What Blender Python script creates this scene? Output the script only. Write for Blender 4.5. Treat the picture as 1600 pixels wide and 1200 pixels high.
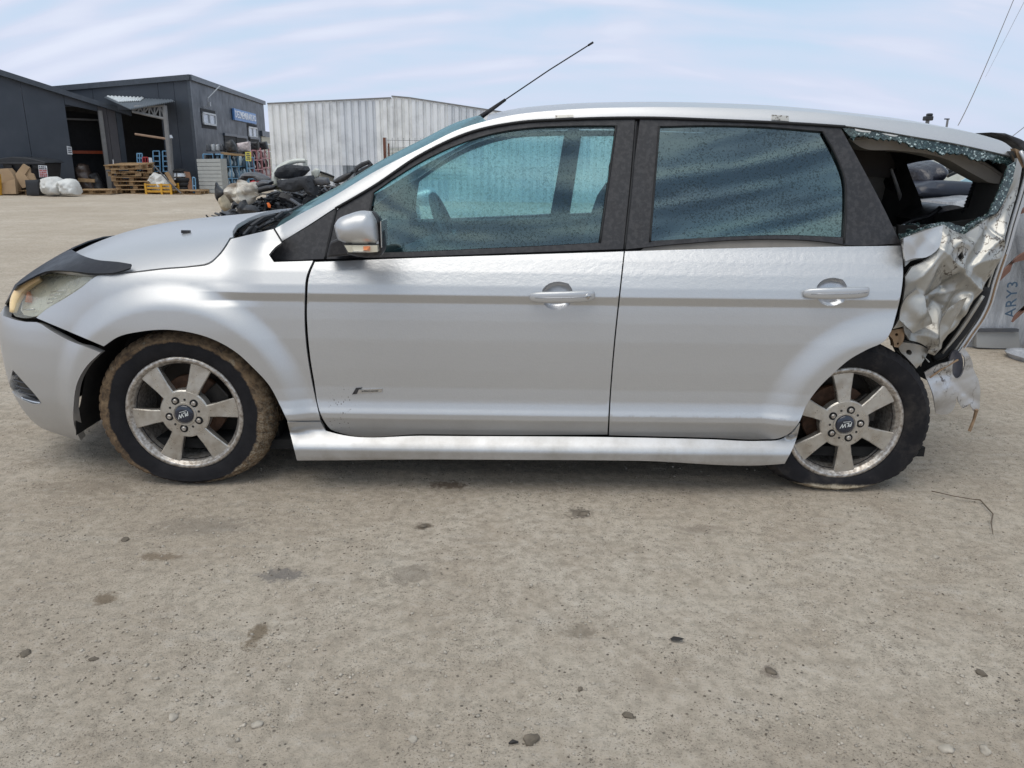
import bpy, math, random
import numpy as np
from mathutils import Vector, Matrix, noise
from mathutils.geometry import delaunay_2d_cdt
R_ = math.radians
sc = bpy.context.scene
for o in list(bpy.data.objects): bpy.data.objects.remove(o)
COL = sc.collection
random.seed(7); np.random.seed(7)
# ------------------------------------------------------------ camera
FPX, PITCH, ROLL, CH, CD = 1200.0, R_(16.5), R_(0.7), 1.3, 2.889
cam_d = bpy.data.cameras.new('camera'); cam = bpy.data.objects.new('camera', cam_d); COL.objects.link(cam)
cam_d.sensor_width = 36.0; cam_d.lens = 36.0*FPX/1600.0; cam_d.clip_start = .05; cam_d.clip_end = 3000
CM = Matrix.Translation((0, -CD, CH)) @ Matrix.Rotation(math.pi/2-PITCH, 4, 'X') @ Matrix.Rotation(ROLL, 4, 'Z')
cam.matrix_world = CM; sc.camera = cam
CP = np.array([0, -CD, CH]); CR = np.array(CM.to_3x3())
# ------------------------------------------------------------ world and sun
SUN_EL, SUN_AZ = R_(66), R_(212)      # azimuth clockwise from +Y (north): high behind the camera's left shoulder, veiled by thin cloud
w = bpy.data.worlds.new('World'); sc.world = w; w.use_nodes = True
nt = w.node_tree; nt.nodes.clear(); N = nt.nodes.new; L = nt.links.new
wo = N('ShaderNodeOutputWorld'); bg = N('ShaderNodeBackground'); L(bg.outputs[0], wo.inputs[0])
sky = N('ShaderNodeTexSky'); sky.sky_type = 'NISHITA'; sky.sun_disc = False
sky.sun_elevation = SUN_EL; sky.sun_rotation = SUN_AZ; sky.air_density = 1.0; sky.dust_density = 1.5
tc = N('ShaderNodeTexCoord'); sep = N('ShaderNodeSeparateXYZ'); L(tc.outputs['Generated'], sep.inputs[0])
def M(op, a, b=None, c=None):
    n = N('ShaderNodeMath'); n.operation = op
    for i, v in enumerate((a, b, c)):
        if v is None: continue
        if isinstance(v, (int, float)): n.inputs[i].default_value = v
        else: L(v, n.inputs[i])
    return n.outputs[0]
def ramp(fac, stops):
    r = N('ShaderNodeValToRGB'); L(fac, r.inputs[0]); e = r.color_ramp.elements
    while len(e) < len(stops): e.new(.5)
    for i, (p, c) in enumerate(stops): e[i].position = p; e[i].color = tuple(c)+(1,) if len(c) == 3 else c
    return r.outputs[0]
def mixc(f, a, b):
    m = N('ShaderNodeMix'); m.data_type = 'RGBA'
    for s, v in ((m.inputs[0], f), (m.inputs[6], a), (m.inputs[7], b)):
        if isinstance(v, (int, float)): s.default_value = v
        elif isinstance(v, tuple): s.default_value = v+(1,)
        else: L(v, s)
    return m.outputs[2]
zz = M('MAXIMUM', sep.outputs[2], 0.0)
den = M('ADD', zz, .42)
u = M('DIVIDE', sep.outputs[0], den); v = M('DIVIDE', sep.outputs[1], den)
cmb = N('ShaderNodeCombineXYZ'); L(u, cmb.inputs[0]); L(v, cmb.inputs[1])
# layered cloud: long streaks (ripples of altocumulus) over soft patches
mp = N('ShaderNodeMapping'); L(cmb.outputs[0], mp.inputs[0]); mp.inputs['Rotation'].default_value = (0, 0, R_(28)); mp.inputs['Scale'].default_value = (.45, 1.5, 1)
n1 = N('ShaderNodeTexNoise'); L(mp.outputs[0], n1.inputs[0]); n1.inputs['Scale'].default_value = 5.0; n1.inputs['Detail'].default_value = 7; n1.inputs['Roughness'].default_value = .5; n1.inputs['Distortion'].default_value = .5
n2 = N('ShaderNodeTexNoise'); L(cmb.outputs[0], n2.inputs[0]); n2.inputs['Scale'].default_value = 1.6; n2.inputs['Detail'].default_value = 4; n2.inputs['Roughness'].default_value = .55
wv = N('ShaderNodeTexWave'); wv.bands_direction = 'Y'; L(mp.outputs[0], wv.inputs[0]); wv.inputs['Scale'].default_value = 2.6; wv.inputs['Distortion'].default_value = 7; wv.inputs['Detail'].default_value = 3; wv.inputs['Detail Scale'].default_value = .9
a_ = M('ADD', M('MULTIPLY', n1.outputs[0], .5), M('MULTIPLY', n2.outputs[0], .45))
a_ = M('ADD', a_, M('MULTIPLY', wv.outputs[0], M('ADD', .035, M('MULTIPLY', .09, ramp(M('ADD', M('MULTIPLY', sep.outputs[0], -1.0), .3), [(0, (0, 0, 0)), (.7, (1, 1, 1))])))))
cover = ramp(a_, [(.38, (0, 0, 0)), (.58, (1, 1, 1))])
shade = ramp(a_, [(.42, (.58, .65, .82)), (.56, (.62, .67, .81)), (.70, (.74, .78, .89))])
nis = N('ShaderNodeMix'); nis.data_type = 'RGBA'; nis.blend_type = 'MULTIPLY'; nis.inputs[0].default_value = 1
L(sky.outputs[0], nis.inputs[6]); nis.inputs[7].default_value = (.12, .12, .12, 1)
clear = mixc(.65, nis.outputs[2], (.49, .71, .88))
skyc = mixc(M('ADD', M('MULTIPLY', cover, .8), .16), clear, shade)
low = ramp(zz, [(0, (1, 1, 1)), (.22, (0, 0, 0))])
hi = ramp(zz, [(.18, (0, 0, 0)), (.5, (1, 1, 1))]); mp3 = N('ShaderNodeMapping'); L(tc.outputs['Generated'], mp3.inputs[0]); mp3.inputs['Rotation'].default_value = (R_(4), R_(-9), 0); mp3.inputs['Scale'].default_value = (1.2, 1.2, 15)
n3 = N('ShaderNodeTexNoise'); L(mp3.outputs[0], n3.inputs[0]); n3.inputs['Scale'].default_value = 3.2; n3.inputs['Detail'].default_value = 4; n3.inputs['Distortion'].default_value = .3
rel = ramp(n3.outputs[0], [(.40, (.50, .54, .60)), (.50, (.95, .96, .96)), (.61, (1.75, 1.62, 1.32))])
hm = N('ShaderNodeMix'); hm.data_type = 'RGBA'; hm.blend_type = 'MULTIPLY'; L(hi, hm.inputs[0]); L(skyc, hm.inputs[6]); L(rel, hm.inputs[7]); skyc = hm.outputs[2]
skyc = mixc(M('MULTIPLY', low, .6), skyc, (.60, .65, .82))
L(skyc, bg.inputs[0]); bg.inputs[1].default_value = 1.0
sl = bpy.data.lights.new('sun', 'SUN'); sl.energy = 1.4; sl.angle = R_(50); sl.color = (1, .94, .85)
so = bpy.data.objects.new('sun', sl); COL.objects.link(so)
sd = Vector((math.sin(SUN_AZ)*math.cos(SUN_EL), math.cos(SUN_AZ)*math.cos(SUN_EL), math.sin(SUN_EL)))
so.rotation_euler = sd.to_track_quat('Z', 'Y').to_euler(); so.location = (0, -6, 8)
sc.view_settings.view_transform = 'Standard'; sc.view_settings.look = 'None'; sc.view_settings.gamma = 1
sc.view_settings.exposure = .16; sc.view_settings.use_curve_mapping = False
sc.render.engine = 'CYCLES'; sc.cycles.max_bounces = 10; sc.cycles.transparent_max_bounces = 24
# ------------------------------------------------------------ measuring helpers (photo pixels -> places in the yard)
def ray(px, py):
    d = CR @ np.array([(px-800)/FPX, -(py-600)/FPX, -1.0]); return d
def G(px, py, z=0.0):
    d = ray(px, py); t = (z-CP[2])/d[2]; return Vector(CP+d*t)
def V(px, py, D):            # point at ground distance D in front of the camera
    d = ray(px, py); return Vector(CP+d*(D/d[1]))
def onplane(px, py, P0, n):
    d = ray(px, py); n = np.array(n); t = ((np.array(P0)-CP)@n)/(d@n); return Vector(CP+d*t)
def proj(P):
    q = (np.asarray(P)-CP) @ CR
    return np.stack([800-FPX*q[..., 0]/q[..., 2], 600+FPX*q[..., 1]/q[..., 2]], -1)
# ------------------------------------------------------------ object helpers
def tag(o, label=None, cat=None, group=None, kind=None):
    if label: o['label'] = label
    if cat: o['category'] = cat
    if group: o['group'] = group
    if kind: o['kind'] = kind
    return o
def empty(name, loc, label=None, cat=None, group=None, rz=0, parent=None):
    o = bpy.data.objects.new(name, None); COL.objects.link(o); o.location = loc; o.rotation_euler = (0, 0, rz); o.empty_display_size = .1
    if parent: o.parent = parent
    return tag(o, label, cat, group)
def mesh_obj(name, verts, faces, mat, parent=None, smooth=False, normals=None, local=False, label=None):
    me = bpy.data.meshes.new(name); me.from_pydata([tuple(map(float, v)) for v in verts], [], [tuple(map(int, f)) for f in faces])
    if mat: me.materials.append(mat)
    if smooth: me.polygons.foreach_set('use_smooth', [True]*len(me.polygons))
    me.validate(); me.update()
    if normals is not None: me.normals_split_custom_set_from_vertices([tuple(map(float, n)) for n in normals])
    o = bpy.data.objects.new(name, me); COL.objects.link(o)
    if parent:
        o.parent = parent
        if not local and parent.type == 'EMPTY':
            o.matrix_parent_inverse = (Matrix.Translation(parent.location) @ Matrix.Rotation(parent.rotation_euler.z, 4, 'Z')).inverted()
    if label: o['label'] = label
    return o
def copy_tree(o, parent=None):
    c = o.copy(); COL.objects.link(c)
    if parent is not None: c.parent = parent; c.matrix_parent_inverse = o.matrix_parent_inverse.copy()
    for ch in list(o.children): copy_tree(ch, c)
    return c
class MB:
    def __init__(s): s.v = []; s.f = []
    def add(s, vs, fs):
        k = len(s.v); s.v += [tuple(v) for v in vs]; s.f += [tuple(i+k for i in f) for f in fs]; return s
    def box(s, c, d, rot=None, rz=0):
        c = Vector(c); m = rot if rot is not None else Matrix.Rotation(rz, 3, 'Z')
        vs = [c + m @ Vector((x*d[0]/2, y*d[1]/2, z*d[2]/2)) for x in (-1, 1) for y in (-1, 1) for z in (-1, 1)]
        return s.add(vs, [(0, 1, 3, 2), (4, 6, 7, 5), (0, 4, 5, 1), (2, 3, 7, 6), (0, 2, 6, 4), (1, 5, 7, 3)])
    def tube(s, p0, p1, r0, r1=None, n=8, cap=True):
        p0, p1 = Vector(p0), Vector(p1); r1 = r0 if r1 is None else r1
        d = (p1-p0).normalized(); a = d.orthogonal().normalized(); b = d.cross(a)
        vs = [p+(a*math.cos(t)+b*math.sin(t))*r for p, r in ((p0, r0), (p1, r1)) for t in [2*math.pi*i/n for i in range(n)]]
        fs = [(i, (i+1) % n, n+(i+1) % n, n+i) for i in range(n)]
        if cap: fs += [tuple(range(n))[::-1], tuple(range(n, 2*n))]
        return s.add(vs, fs)
    def path(s, pts, r, n=6):
        pts = [Vector(p) for p in pts]; rr = r if isinstance(r, (list, tuple)) else [r]*len(pts); vs = []; up = None
        for i, p in enumerate(pts):
            d = (pts[min(i+1, len(pts)-1)]-pts[max(i-1, 0)]).normalized()
            a = d.orthogonal().normalized() if up is None else (up-d*up.dot(d)).normalized(); up = a; b = d.cross(a)
            vs += [p+(a*math.cos(2*math.pi*k/n)+b*math.sin(2*math.pi*k/n))*rr[i] for k in range(n)]
        fs = [(i*n+k, i*n+(k+1) % n, (i+1)*n+(k+1) % n, (i+1)*n+k) for i in range(len(pts)-1) for k in range(n)]
        fs += [tuple(range(n))[::-1], tuple((len(pts)-1)*n+k for k in range(n))]
        return s.add(vs, fs)
    def prism(s, pts, off):      # polygon of 3D points, pushed by vector off
        n = len(pts); off = Vector(off); vs = [Vector(p) for p in pts]+[Vector(p)+off for p in pts]
        return s.add(vs, [tuple(range(n)), tuple(range(n, 2*n))[::-1]]+[((i+1) % n, i, n+i, n+(i+1) % n) for i in range(n)])
    def lathe(s, prof, n, c=(0, 0, 0), axis='Y', amp=None):   # prof: (r, h)
        vs = []
        for k in range(n):
            t = 2*math.pi*k/n
            for j, (r, h) in enumerate(prof):
                if amp: r = r+amp(j, k)
                p = (r*math.cos(t), h, r*math.sin(t)) if axis == 'Y' else (r*math.cos(t), r*math.sin(t), h)
                vs.append((p[0]+c[0], p[1]+c[1], p[2]+c[2]))
        m = len(prof)
        return s.add(vs, [(k*m+j, k*m+j+1, ((k+1) % n)*m+j+1, ((k+1) % n)*m+j) for k in range(n) for j in range(m-1)])
    def build(s, name, mat, parent=None, smooth=False, local=False, label=None, bevel=0):
        o = mesh_obj(name, s.v, s.f, mat, parent, smooth, local=local, label=label)
        if bevel:
            b = o.modifiers.new('bevel', 'BEVEL'); b.width = bevel; b.segments = 2; b.limit_method = 'ANGLE'
        return o
def autosmooth(o, ang=40):
    me = o.data; me.polygons.foreach_set('use_smooth', [True]*len(me.polygons)); me.set_sharp_from_angle(angle=R_(ang)); return o
def text_mesh(name, s, size, mat, mw, parent=None, ext=.001, spacing=1.0, align='CENTER', bold=0.0):
    cu = bpy.data.curves.new(name, 'FONT'); cu.body = s; cu.size = size; cu.extrude = ext; cu.align_x = align; cu.align_y = 'CENTER'; cu.space_character = spacing; cu.offset = bold
    cu.resolution_u = 2
    t = bpy.data.objects.new(name, cu); COL.objects.link(t); bpy.context.view_layer.update()
    me = bpy.data.meshes.new_from_object(t.evaluated_get(bpy.context.evaluated_depsgraph_get())); bpy.data.objects.remove(t)
    me.transform(mw); me.materials.clear(); me.materials.append(mat)
    o = bpy.data.objects.new(name, me); COL.objects.link(o)
    if parent:
        o.parent = parent
        if parent.type == 'EMPTY': o.matrix_parent_inverse = (Matrix.Translation(parent.location) @ Matrix.Rotation(parent.rotation_euler.z, 4, 'Z')).inverted()
    return o
def frame(o, x, y):   # matrix with local x,y along the given world directions
    x = Vector(x).normalized(); z = x.cross(Vector(y)).normalized(); y = z.cross(x)
    m = Matrix((x, y, z)).transposed().to_4x4(); m.translation = Vector(o); return m
# ------------------------------------------------------------ materials
MATS = {}
class NB:
    def __init__(s, name):
        s.m = bpy.data.materials.new(name); s.m.use_nodes = True; s.t = s.m.node_tree; s.t.nodes.clear()
        s.out = s.n('ShaderNodeOutputMaterial'); s.tc = s.n('ShaderNodeTexCoord').outputs['Object']
    def n(s, k, **kw):
        x = s.t.nodes.new(k)
        for a, b in kw.items(): setattr(x, a, b)
        return x
    def l(s, a, b): s.t.links.new(a, b)
    def set(s, x, **kw):
        for k, v in kw.items():
            i = x.inputs[k.replace('_', ' ')] if isinstance(k, str) else x.inputs[k]
            if hasattr(v, 'is_linked') or hasattr(v, 'links'): s.l(v, i)
            elif isinstance(v, tuple) and len(v) == 3 and len(i.default_value) == 4: i.default_value = v+(1,)
            else: i.default_value = v
        return x
    def noise(s, scale, detail=4, rough=.55, vec=None, dist=0, out=0, sc3=None):
        v = vec or s.tc
        if sc3:
            mp = s.n('ShaderNodeMapping'); s.l(v, mp.inputs[0]); mp.inputs['Scale'].default_value = sc3; v = mp.outputs[0]
        x = s.n('ShaderNodeTexNoise'); s.l(v, x.inputs[0]); s.set(x, Scale=scale, Detail=detail, Roughness=rough, Distortion=dist); return x.outputs[out]
    def voro(s, scale, vec=None, feature='F1', out=0, rnd=1):
        x = s.n('ShaderNodeTexVoronoi', feature=feature); s.l(vec or s.tc, x.inputs[0]); s.set(x, Scale=scale, Randomness=rnd); return x.outputs[out]
    def ramp(s, f, *st):
        r = s.n('ShaderNodeValToRGB'); s.l(f, r.inputs[0]); e = r.color_ramp.elements
        while len(e) < len(st): e.new(.5)
        for i, (p, c) in enumerate(st): e[i].position = p; e[i].color = ((c, c, c) if isinstance(c, (int, float)) else c)+(1,)
        return r.outputs[0]
    def mix(s, f, a, b, mode='MIX'):
        m = s.n('ShaderNodeMix', data_type='RGBA', blend_type=mode)
        for k, v in ((0, f), (6, a), (7, b)):
            i = m.inputs[k]
            if isinstance(v, (int, float)): i.default_value = v
            elif isinstance(v, tuple): i.default_value = v+(1,)
            else: s.l(v, i)
        return m.outputs[2]
    def math(s, op, a, b=0.0):
        m = s.n('ShaderNodeMath', operation=op)
        for i, v in enumerate((a, b)):
            if isinstance(v, (int, float)): m.inputs[i].default_value = v
            else: s.l(v, m.inputs[i])
        return m.outputs[0]
    def bump(s, h, strength=.3, dist=.01, normal=None):
        b = s.n('ShaderNodeBump'); s.l(h, b.inputs['Height']); b.inputs['Strength'].default_value = strength; b.inputs['Distance'].default_value = dist
        if normal: s.l(normal, b.inputs['Normal'])
        return b.outputs[0]
    def bsdf(s, **kw):
        p = s.n('ShaderNodeBsdfPrincipled')
        for k, v in kw.items():
            i = p.inputs[{'col': 'Base Color', 'rough': 'Roughness', 'metal': 'Metallic', 'normal': 'Normal', 'coat': 'Coat Weight', 'crough': 'Coat Roughness', 'alpha': 'Alpha', 'spec': 'Specular IOR Level', 'trans': 'Transmission Weight', 'sheen': 'Sheen Weight'}[k]]
            if isinstance(v, (int, float)): i.default_value = v
            elif isinstance(v, tuple): i.default_value = v+(1,)
            else: s.l(v, i)
        return p.outputs[0]
    def done(s, sh): s.l(sh, s.out.inputs[0]); MATS[s.m.name] = s.m; return s.m
def pmat(name, col, rough=.6, metal=0.0, var=.15, scale=8, bump=.15, bscale=60, dist=.003, coat=0.0, dirt=None, dcol=(.22, .18, .13), dscale=3, spec=.5, dth=(.5, .7)):
    b = NB(name); c2 = tuple(x*(1-var) for x in col); c3 = tuple(min(1, x*(1+var)) for x in col)
    c = b.ramp(b.noise(scale, 5), (.3, c2), (.7, c3))
    if dirt: c = b.mix(b.math('MULTIPLY', b.ramp(b.noise(dscale, 7, .65), (dth[0], 0.0), (dth[1], 1.0)), dirt), c, dcol)
    rr = b.ramp(b.noise(scale*2.3, 4), (.3, max(0, rough-.08)), (.7, min(1, rough+.08)))
    return b.done(b.bsdf(col=c, rough=rr, metal=metal, coat=coat, spec=spec, normal=b.bump(b.noise(bscale, 4), bump, dist)))
black_plastic = pmat('black_plastic', (.017, .016, .018), .45, bump=.3, bscale=300, dist=.0006, dirt=.35, dcol=(.07, .066, .066), dscale=55, dth=(.46, .60))
rubber = pmat('rubber', (.012, .012, .013), .7, bump=.2, bscale=200, dist=.0005)
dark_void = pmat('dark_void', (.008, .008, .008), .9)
trim_grey = pmat('trim_grey', (.075, .070, .064), .75, bump=.3, bscale=400, dist=.0005)
trim_beige = pmat('trim_beige', (.23, .21, .185), .8, bump=.3, bscale=300, dist=.0005, dirt=.3, dcol=(.10, .09, .08))
seat_fabric = pmat('seat_fabric', (.035, .037, .042), .9, bump=.5, bscale=500, dist=.0005)
# silver metallic paint: flake sparkle, faint water marks, road dirt low down
def paint(name, dirt=.25, wet=0.0, crumple=False, base=(.56, .565, .57)):
    b = NB(name); sp = b.n('ShaderNodeSeparateXYZ'); b.l(b.tc, sp.inputs[0])
    fl = b.ramp(b.voro(1400, out=1), (.0, tuple(x*.90 for x in base)), (1., tuple(min(1, x*1.08) for x in base)))
    lo = b.ramp(sp.outputs[2], (.12, 1.0), (.42, 0.0)) if not crumple else b.ramp(sp.outputs[2], (.3, 1.0), (.9, .35))
    film = b.math('MULTIPLY', b.ramp(b.noise(5, 7, .7), (.40, 0.0), (.75, 1.0)), lo)
    c = b.mix(b.math('MULTIPLY', film, dirt), fl, (.27, .235, .185))
    haze = b.ramp(b.noise(1.7, 6, .6, sc3=(1, 1, 2.5)), (.35, 0.0), (.75, .14))
    c = b.mix(haze, c, (.40, .38, .35))
    # dried splashes
    spk = b.math('MULTIPLY', b.ramp(b.voro(95, vec=None), (.10, 1.0), (.17, 0.0)), b.ramp(b.noise(4.5, 5, .6), (.62, 0.0), (.72, 1.0)))
    spk = b.math('MULTIPLY', spk, lo)
    if wet:   # mud flicked up behind the front wheel
        vs_ = b.n('ShaderNodeVectorMath', operation='SUBTRACT'); b.l(b.tc, vs_.inputs[0]); vs_.inputs[1].default_value = (-.675, 0, .31)
        vd_ = b.n('ShaderNodeVectorMath', operation='DIVIDE'); b.l(vs_.outputs[0], vd_.inputs[0]); vd_.inputs[1].default_value = (.10, 9, .20)
        vl_ = b.n('ShaderNodeVectorMath', operation='LENGTH'); b.l(vd_.outputs[0], vl_.inputs[0])
        near_ = b.ramp(b.math('ADD', vl_.outputs['Value'], b.math('MULTIPLY', b.noise(9, 4), .8)), (.75, 1.0), (1.35, 0.0))
        mp_ = b.n('ShaderNodeMapping'); b.l(b.tc, mp_.inputs[0]); mp_.inputs['Scale'].default_value = (1, 1, .6); mp_.inputs['Rotation'].default_value = (0, .5, 0)
        sp2 = b.math('MULTIPLY', b.ramp(b.voro(120, vec=mp_.outputs[0]), (.20, 1.0), (.27, 0.0)), b.ramp(b.noise(30, 3), (.48, 0.0), (.56, 1.0)))
        spk = b.math('MAXIMUM', spk, b.math('MULTIPLY', sp2, near_))
    c = b.mix(spk, c, (.10, .075, .05))
    if crumple:
        scr = b.ramp(b.noise(7, 8, .7, sc3=(1, 1, .35)), (.56, 0.0), (.63, 1.0))
        c = b.mix(b.math('MULTIPLY', scr, .7), c, (.30, .27, .22))
        for sc_, wd_ in ((6, .010), (13, .014)):   # cracked paint
            ck_ = b.math('ABSOLUTE', b.math('SUBTRACT', b.noise(sc_, 5, .6, sc3=(1, 1, .6)), .5))
            ck_ = b.math('MULTIPLY', b.ramp(ck_, (wd_*.4, 1.0), (wd_, 0.0)), b.ramp(b.noise(3.5, 3), (.48, 0.0), (.56, 1.0))); c = b.mix(b.math('MULTIPLY', ck_, .85), c, (.07, .055, .045))
    ro = b.mix(b.math('MAXIMUM', film, haze), (.40,)*3, (.55,)*3)
    dr = b.noise(160, 3, .6); hh = b.bump(dr, .02+wet*.25, .0012)
    if wet:
        hh = b.bump(b.math('MULTIPLY', b.noise(38, 6, .6, sc3=(1, 1, 1.5)), b.ramp(sp.outputs[2], (.80, 0.0), (.86, 1.0))), .35, .004, hh)
    hh = b.bump(b.noise(2.2, 2, .4), .10, .02, hh)
    return b.done(b.bsdf(col=c, metal=.72, rough=ro, coat=.18, crough=.15, normal=hh))
silver = paint('silver_paint'); silver_wet = paint('silver_paint_wet', wet=1.0, dirt=.35)
silver_low = paint('silver_paint_sill', dirt=.75)
silver_crumpled = paint('silver_paint_crumpled', dirt=.7, crumple=True, base=(.43, .425, .40))
def glass(name, tint, refl, drops, fog, dcol=(.42, .46, .44), dscale=95, fk=1.2):
    b = NB(name)
    tr = b.n('ShaderNodeBsdfTransparent'); tr.inputs[0].default_value = tint+(1,)
    gl = b.n('ShaderNodeBsdfGlossy'); gl.inputs[0].default_value = (.72, .92, .93, 1); gl.inputs['Roughness'].default_value = .012
    nz = b.noise(dscale, 2.5, .6, dist=.6); big = b.noise(3.2, 5, .6); big2 = b.noise(9, 4, .6)
    cov = b.math('ADD', b.math('MULTIPLY', big, .5), b.math('MULTIPLY', big2, .25))
    th = b.math('ADD', nz, b.math('MULTIPLY', cov, .55))
    dm = b.ramp(th, (.74, 0.0), (.80, 1.0))
    hh = b.bump(nz, .04, .0006); b.l(hh, gl.inputs['Normal'])
    df = b.n('ShaderNodeBsdfDiffuse'); df.inputs[0].default_value = dcol+(1,)
    tl = b.n('ShaderNodeBsdfTranslucent'); tl.inputs[0].default_value = dcol+(1,)
    ds = b.n('ShaderNodeMixShader'); ds.inputs[0].default_value = .6; b.l(df.outputs[0], ds.inputs[1]); b.l(tl.outputs[0], ds.inputs[2])
    m1 = b.n('ShaderNodeMixShader'); b.l(tr.outputs[0], m1.inputs[1]); b.l(ds.outputs[0], m1.inputs[2])
    b.l(b.math('MAXIMUM', b.math('MULTIPLY', dm, drops), fog), m1.inputs[0])
    lw = b.n('ShaderNodeFresnel'); lw.inputs[0].default_value = 1.45
    fr = b.math('ADD', b.math('MULTIPLY', lw.outputs[0], fk), refl)
    m2 = b.n('ShaderNodeMixShader'); b.l(b.math('MULTIPLY', fr, b.math('SUBTRACT', 1.0, b.math('MULTIPLY', dm, .5))), m2.inputs[0]); b.l(m1.outputs[0], m2.inputs[1]); b.l(gl.outputs[0], m2.inputs[2])
    return b.done(m2.outputs[0])
glass_front = glass('wet_glass', (.56, .84, .87), .11, .30, .0, dcol=(.13, .19, .19), dscale=135)
glass_rear = glass('wet_glass_dark', (.20, .33, .35), .15, .30, .0, dcol=(.10, .135, .135), dscale=135)
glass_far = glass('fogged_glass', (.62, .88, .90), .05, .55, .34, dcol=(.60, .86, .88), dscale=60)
glass_fardark = glass('fogged_glass_dark', (.08, .12, .13), .03, .3, .05)
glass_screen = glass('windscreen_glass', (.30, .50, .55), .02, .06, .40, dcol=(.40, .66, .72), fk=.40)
# ------------------------------------------------------------ curved body surfaces
YC = .895                      # centre plane of the car
def lut(pts, sig=.006, lo=-.2, hi=2.2):
    z = np.arange(lo, hi, .001); p = np.array(pts); y = np.interp(z, p[:, 0], p[:, 1])
    k = max(1, int(sig*3000)); g = np.exp(-.5*(np.arange(-k, k+1)/(sig*1000))**2); g /= g.sum()
    y = np.convolve(np.pad(y, k, mode='edge'), g, mode='valid'); return lambda q: np.interp(q, z, y)
# plan line of the flank: straight beside the doors, rounding in to the nose
_pp = np.array([(1.9, .03), (1.4, .005), (.6, -.004), (-.3, -.004), (-1.0, 0), (-1.30, .002), (-1.60, .014), (-1.82, .042), (-1.98, .092), (-2.10, .175), (-2.175, .30), (-2.22, .50), (-2.24, .70), (-2.245, .895), (-2.24, 1.07)])
def catm(P, n=24):
    P = np.asarray(P, float); Q = np.vstack([2*P[0]-P[1], P, 2*P[-1]-P[-2]]); out = []
    for i in range(1, len(Q)-2):
        p0, p1, p2, p3 = Q[i-1:i+3]
        for t in np.arange(n)/n: out.append(.5*((2*p1)+(-p0+p2)*t+(2*p0-5*p1+4*p2-p3)*t*t+(-p0+3*p1-3*p2+p3)*t**3))
    out.append(Q[-2]); return np.array(out)
_pc = catm(_pp)[::-1]; _d = np.r_[0, np.cumsum(np.linalg.norm(np.diff(_pc, axis=0), axis=1))]
_s0 = np.interp(-1.0, _pc[:, 0][np.argsort(_pc[:, 0])], _d[np.argsort(_pc[:, 0])]); _S = _d-_s0-1.0
def plan(s):
    x = np.interp(s, _S, _pc[:, 0]); y = np.interp(s, _S, _pc[:, 1])
    x = np.where(s > _S[-1], _pc[-1, 0]+(s-_S[-1]), x)
    e = .02; tx = np.interp(s+e, _S, _pc[:, 0])-np.interp(s-e, _S, _pc[:, 0]); ty = np.interp(s+e, _S, _pc[:, 1])-np.interp(s-e, _S, _pc[:, 1])
    tx = np.where(s > _S[-1]-e, 1, tx); ty = np.where(s > _S[-1]-e, .0, ty); l = np.hypot(tx, ty)+1e-9
    return x, y, ty/l, -tx/l
_k = int(np.argmin(np.abs(_pc[:60, 1]-.895))); S_MID = float(_S[_k])     # flank length at which the nose meets the centre plane
def sstep(a, b, x):
    t = np.clip((x-a)/(b-a), 0, 1); return t*t*(3-2*t)
P_door = lut([(-.1, .05), (.20, .02), (.245, .000), (.304, -.031), (.328, -.032), (.350, -.023), (.375, -.017), (.43, -.016), (.5, -.020), (.62, -.0245), (.70, -.0235), (.74, -.0215), (.766, -.0195), (.798, -.032), (.83, -.023), (.88, .000), (.93, .030), (.97, .060), (1.1, .13), (1.6, .40)], .0016)
P_fend = lut([(-.1, .05), (.20, .02), (.30, -.012), (.5, -.022), (.65, -.026), (.74, -.020), (.79, -.012), (.83, .002), (.87, .024), (.91, .058), (.95, .105), (1.0, .165), (1.1, .24)], .018)
P_bump = lut([(-.1, .22), (.12, .12), (.17, .070), (.24, .035), (.33, .008), (.45, .0), (.56, .002), (.63, .012), (.68, .028), (.74, .062), (.80, .115), (.86, .19), (.95, .34)], .016)
WF, WR = (-1.305, .300), (1.336, .292)
def off_body(s, z):
    a = sstep(-.93, -1.12, s); b = sstep(-1.55, -1.95, s)
    o = P_door(z)*(1-a)+P_fend(z)*a; o = o*(1-b)+P_bump(z)*b
    # the shoulder crease runs forward onto the fender and dies out there
    cr = np.interp(z, [.74, .766, .798, .83], [0, .012, -.010, 0]); o = o+cr*sstep(-1.22, -.95, s)*a
    r = np.hypot(s-WF[0], z-WF[1]); o = o-.030*sstep(.53, .43, r)*sstep(.95, .8, z)
    r = np.hypot(s-1.46, z-.275); o = o-.030*sstep(.49, .37, r)*sstep(.9, .7, z)
    return o
def F_off(extra=0.0):
    def F(s, z):
        s = np.asarray(s, float); z = np.asarray(z, float); x, y, nx, ny = plan(s); o = off_body(s, z)+extra
        return np.stack([x-nx*o, y-ny*o, z+0*x], -1)
    return F
F_body = F_off()
P_sill = lut([(-.1, .0), (.09, -.025), (.122, -.040), (.140, -.049), (.178, -.055), (.190, -.050), (.232, -.014), (.245, -.004), (.3, .01)], .003)
def F_sill(s, z):
    s = np.asarray(s, float); z = np.asarray(z, float); x, y, nx, ny = plan(s)
    zz = z
    return np.stack([x, y+P_sill(zz)+.004, z+0*x], -1)
def inset_up(s, z): return .062+(z-.95)*.38+.16*np.maximum(0, -.30-s)**2+.05*np.maximum(0, s-1.25)**2
def F_upo(extra=0.0):
    return lambda s, z: np.stack([np.asarray(s, float)+0*z, inset_up(s, z)+extra, np.asarray(z, float)+0*s], -1)
F_up = F_upo()
def F_plane(y0): return lambda s, z: np.stack([np.asarray(s, float)+0*z, y0+0*s+0*z, np.asarray(z, float)+0*s], -1)
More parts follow.
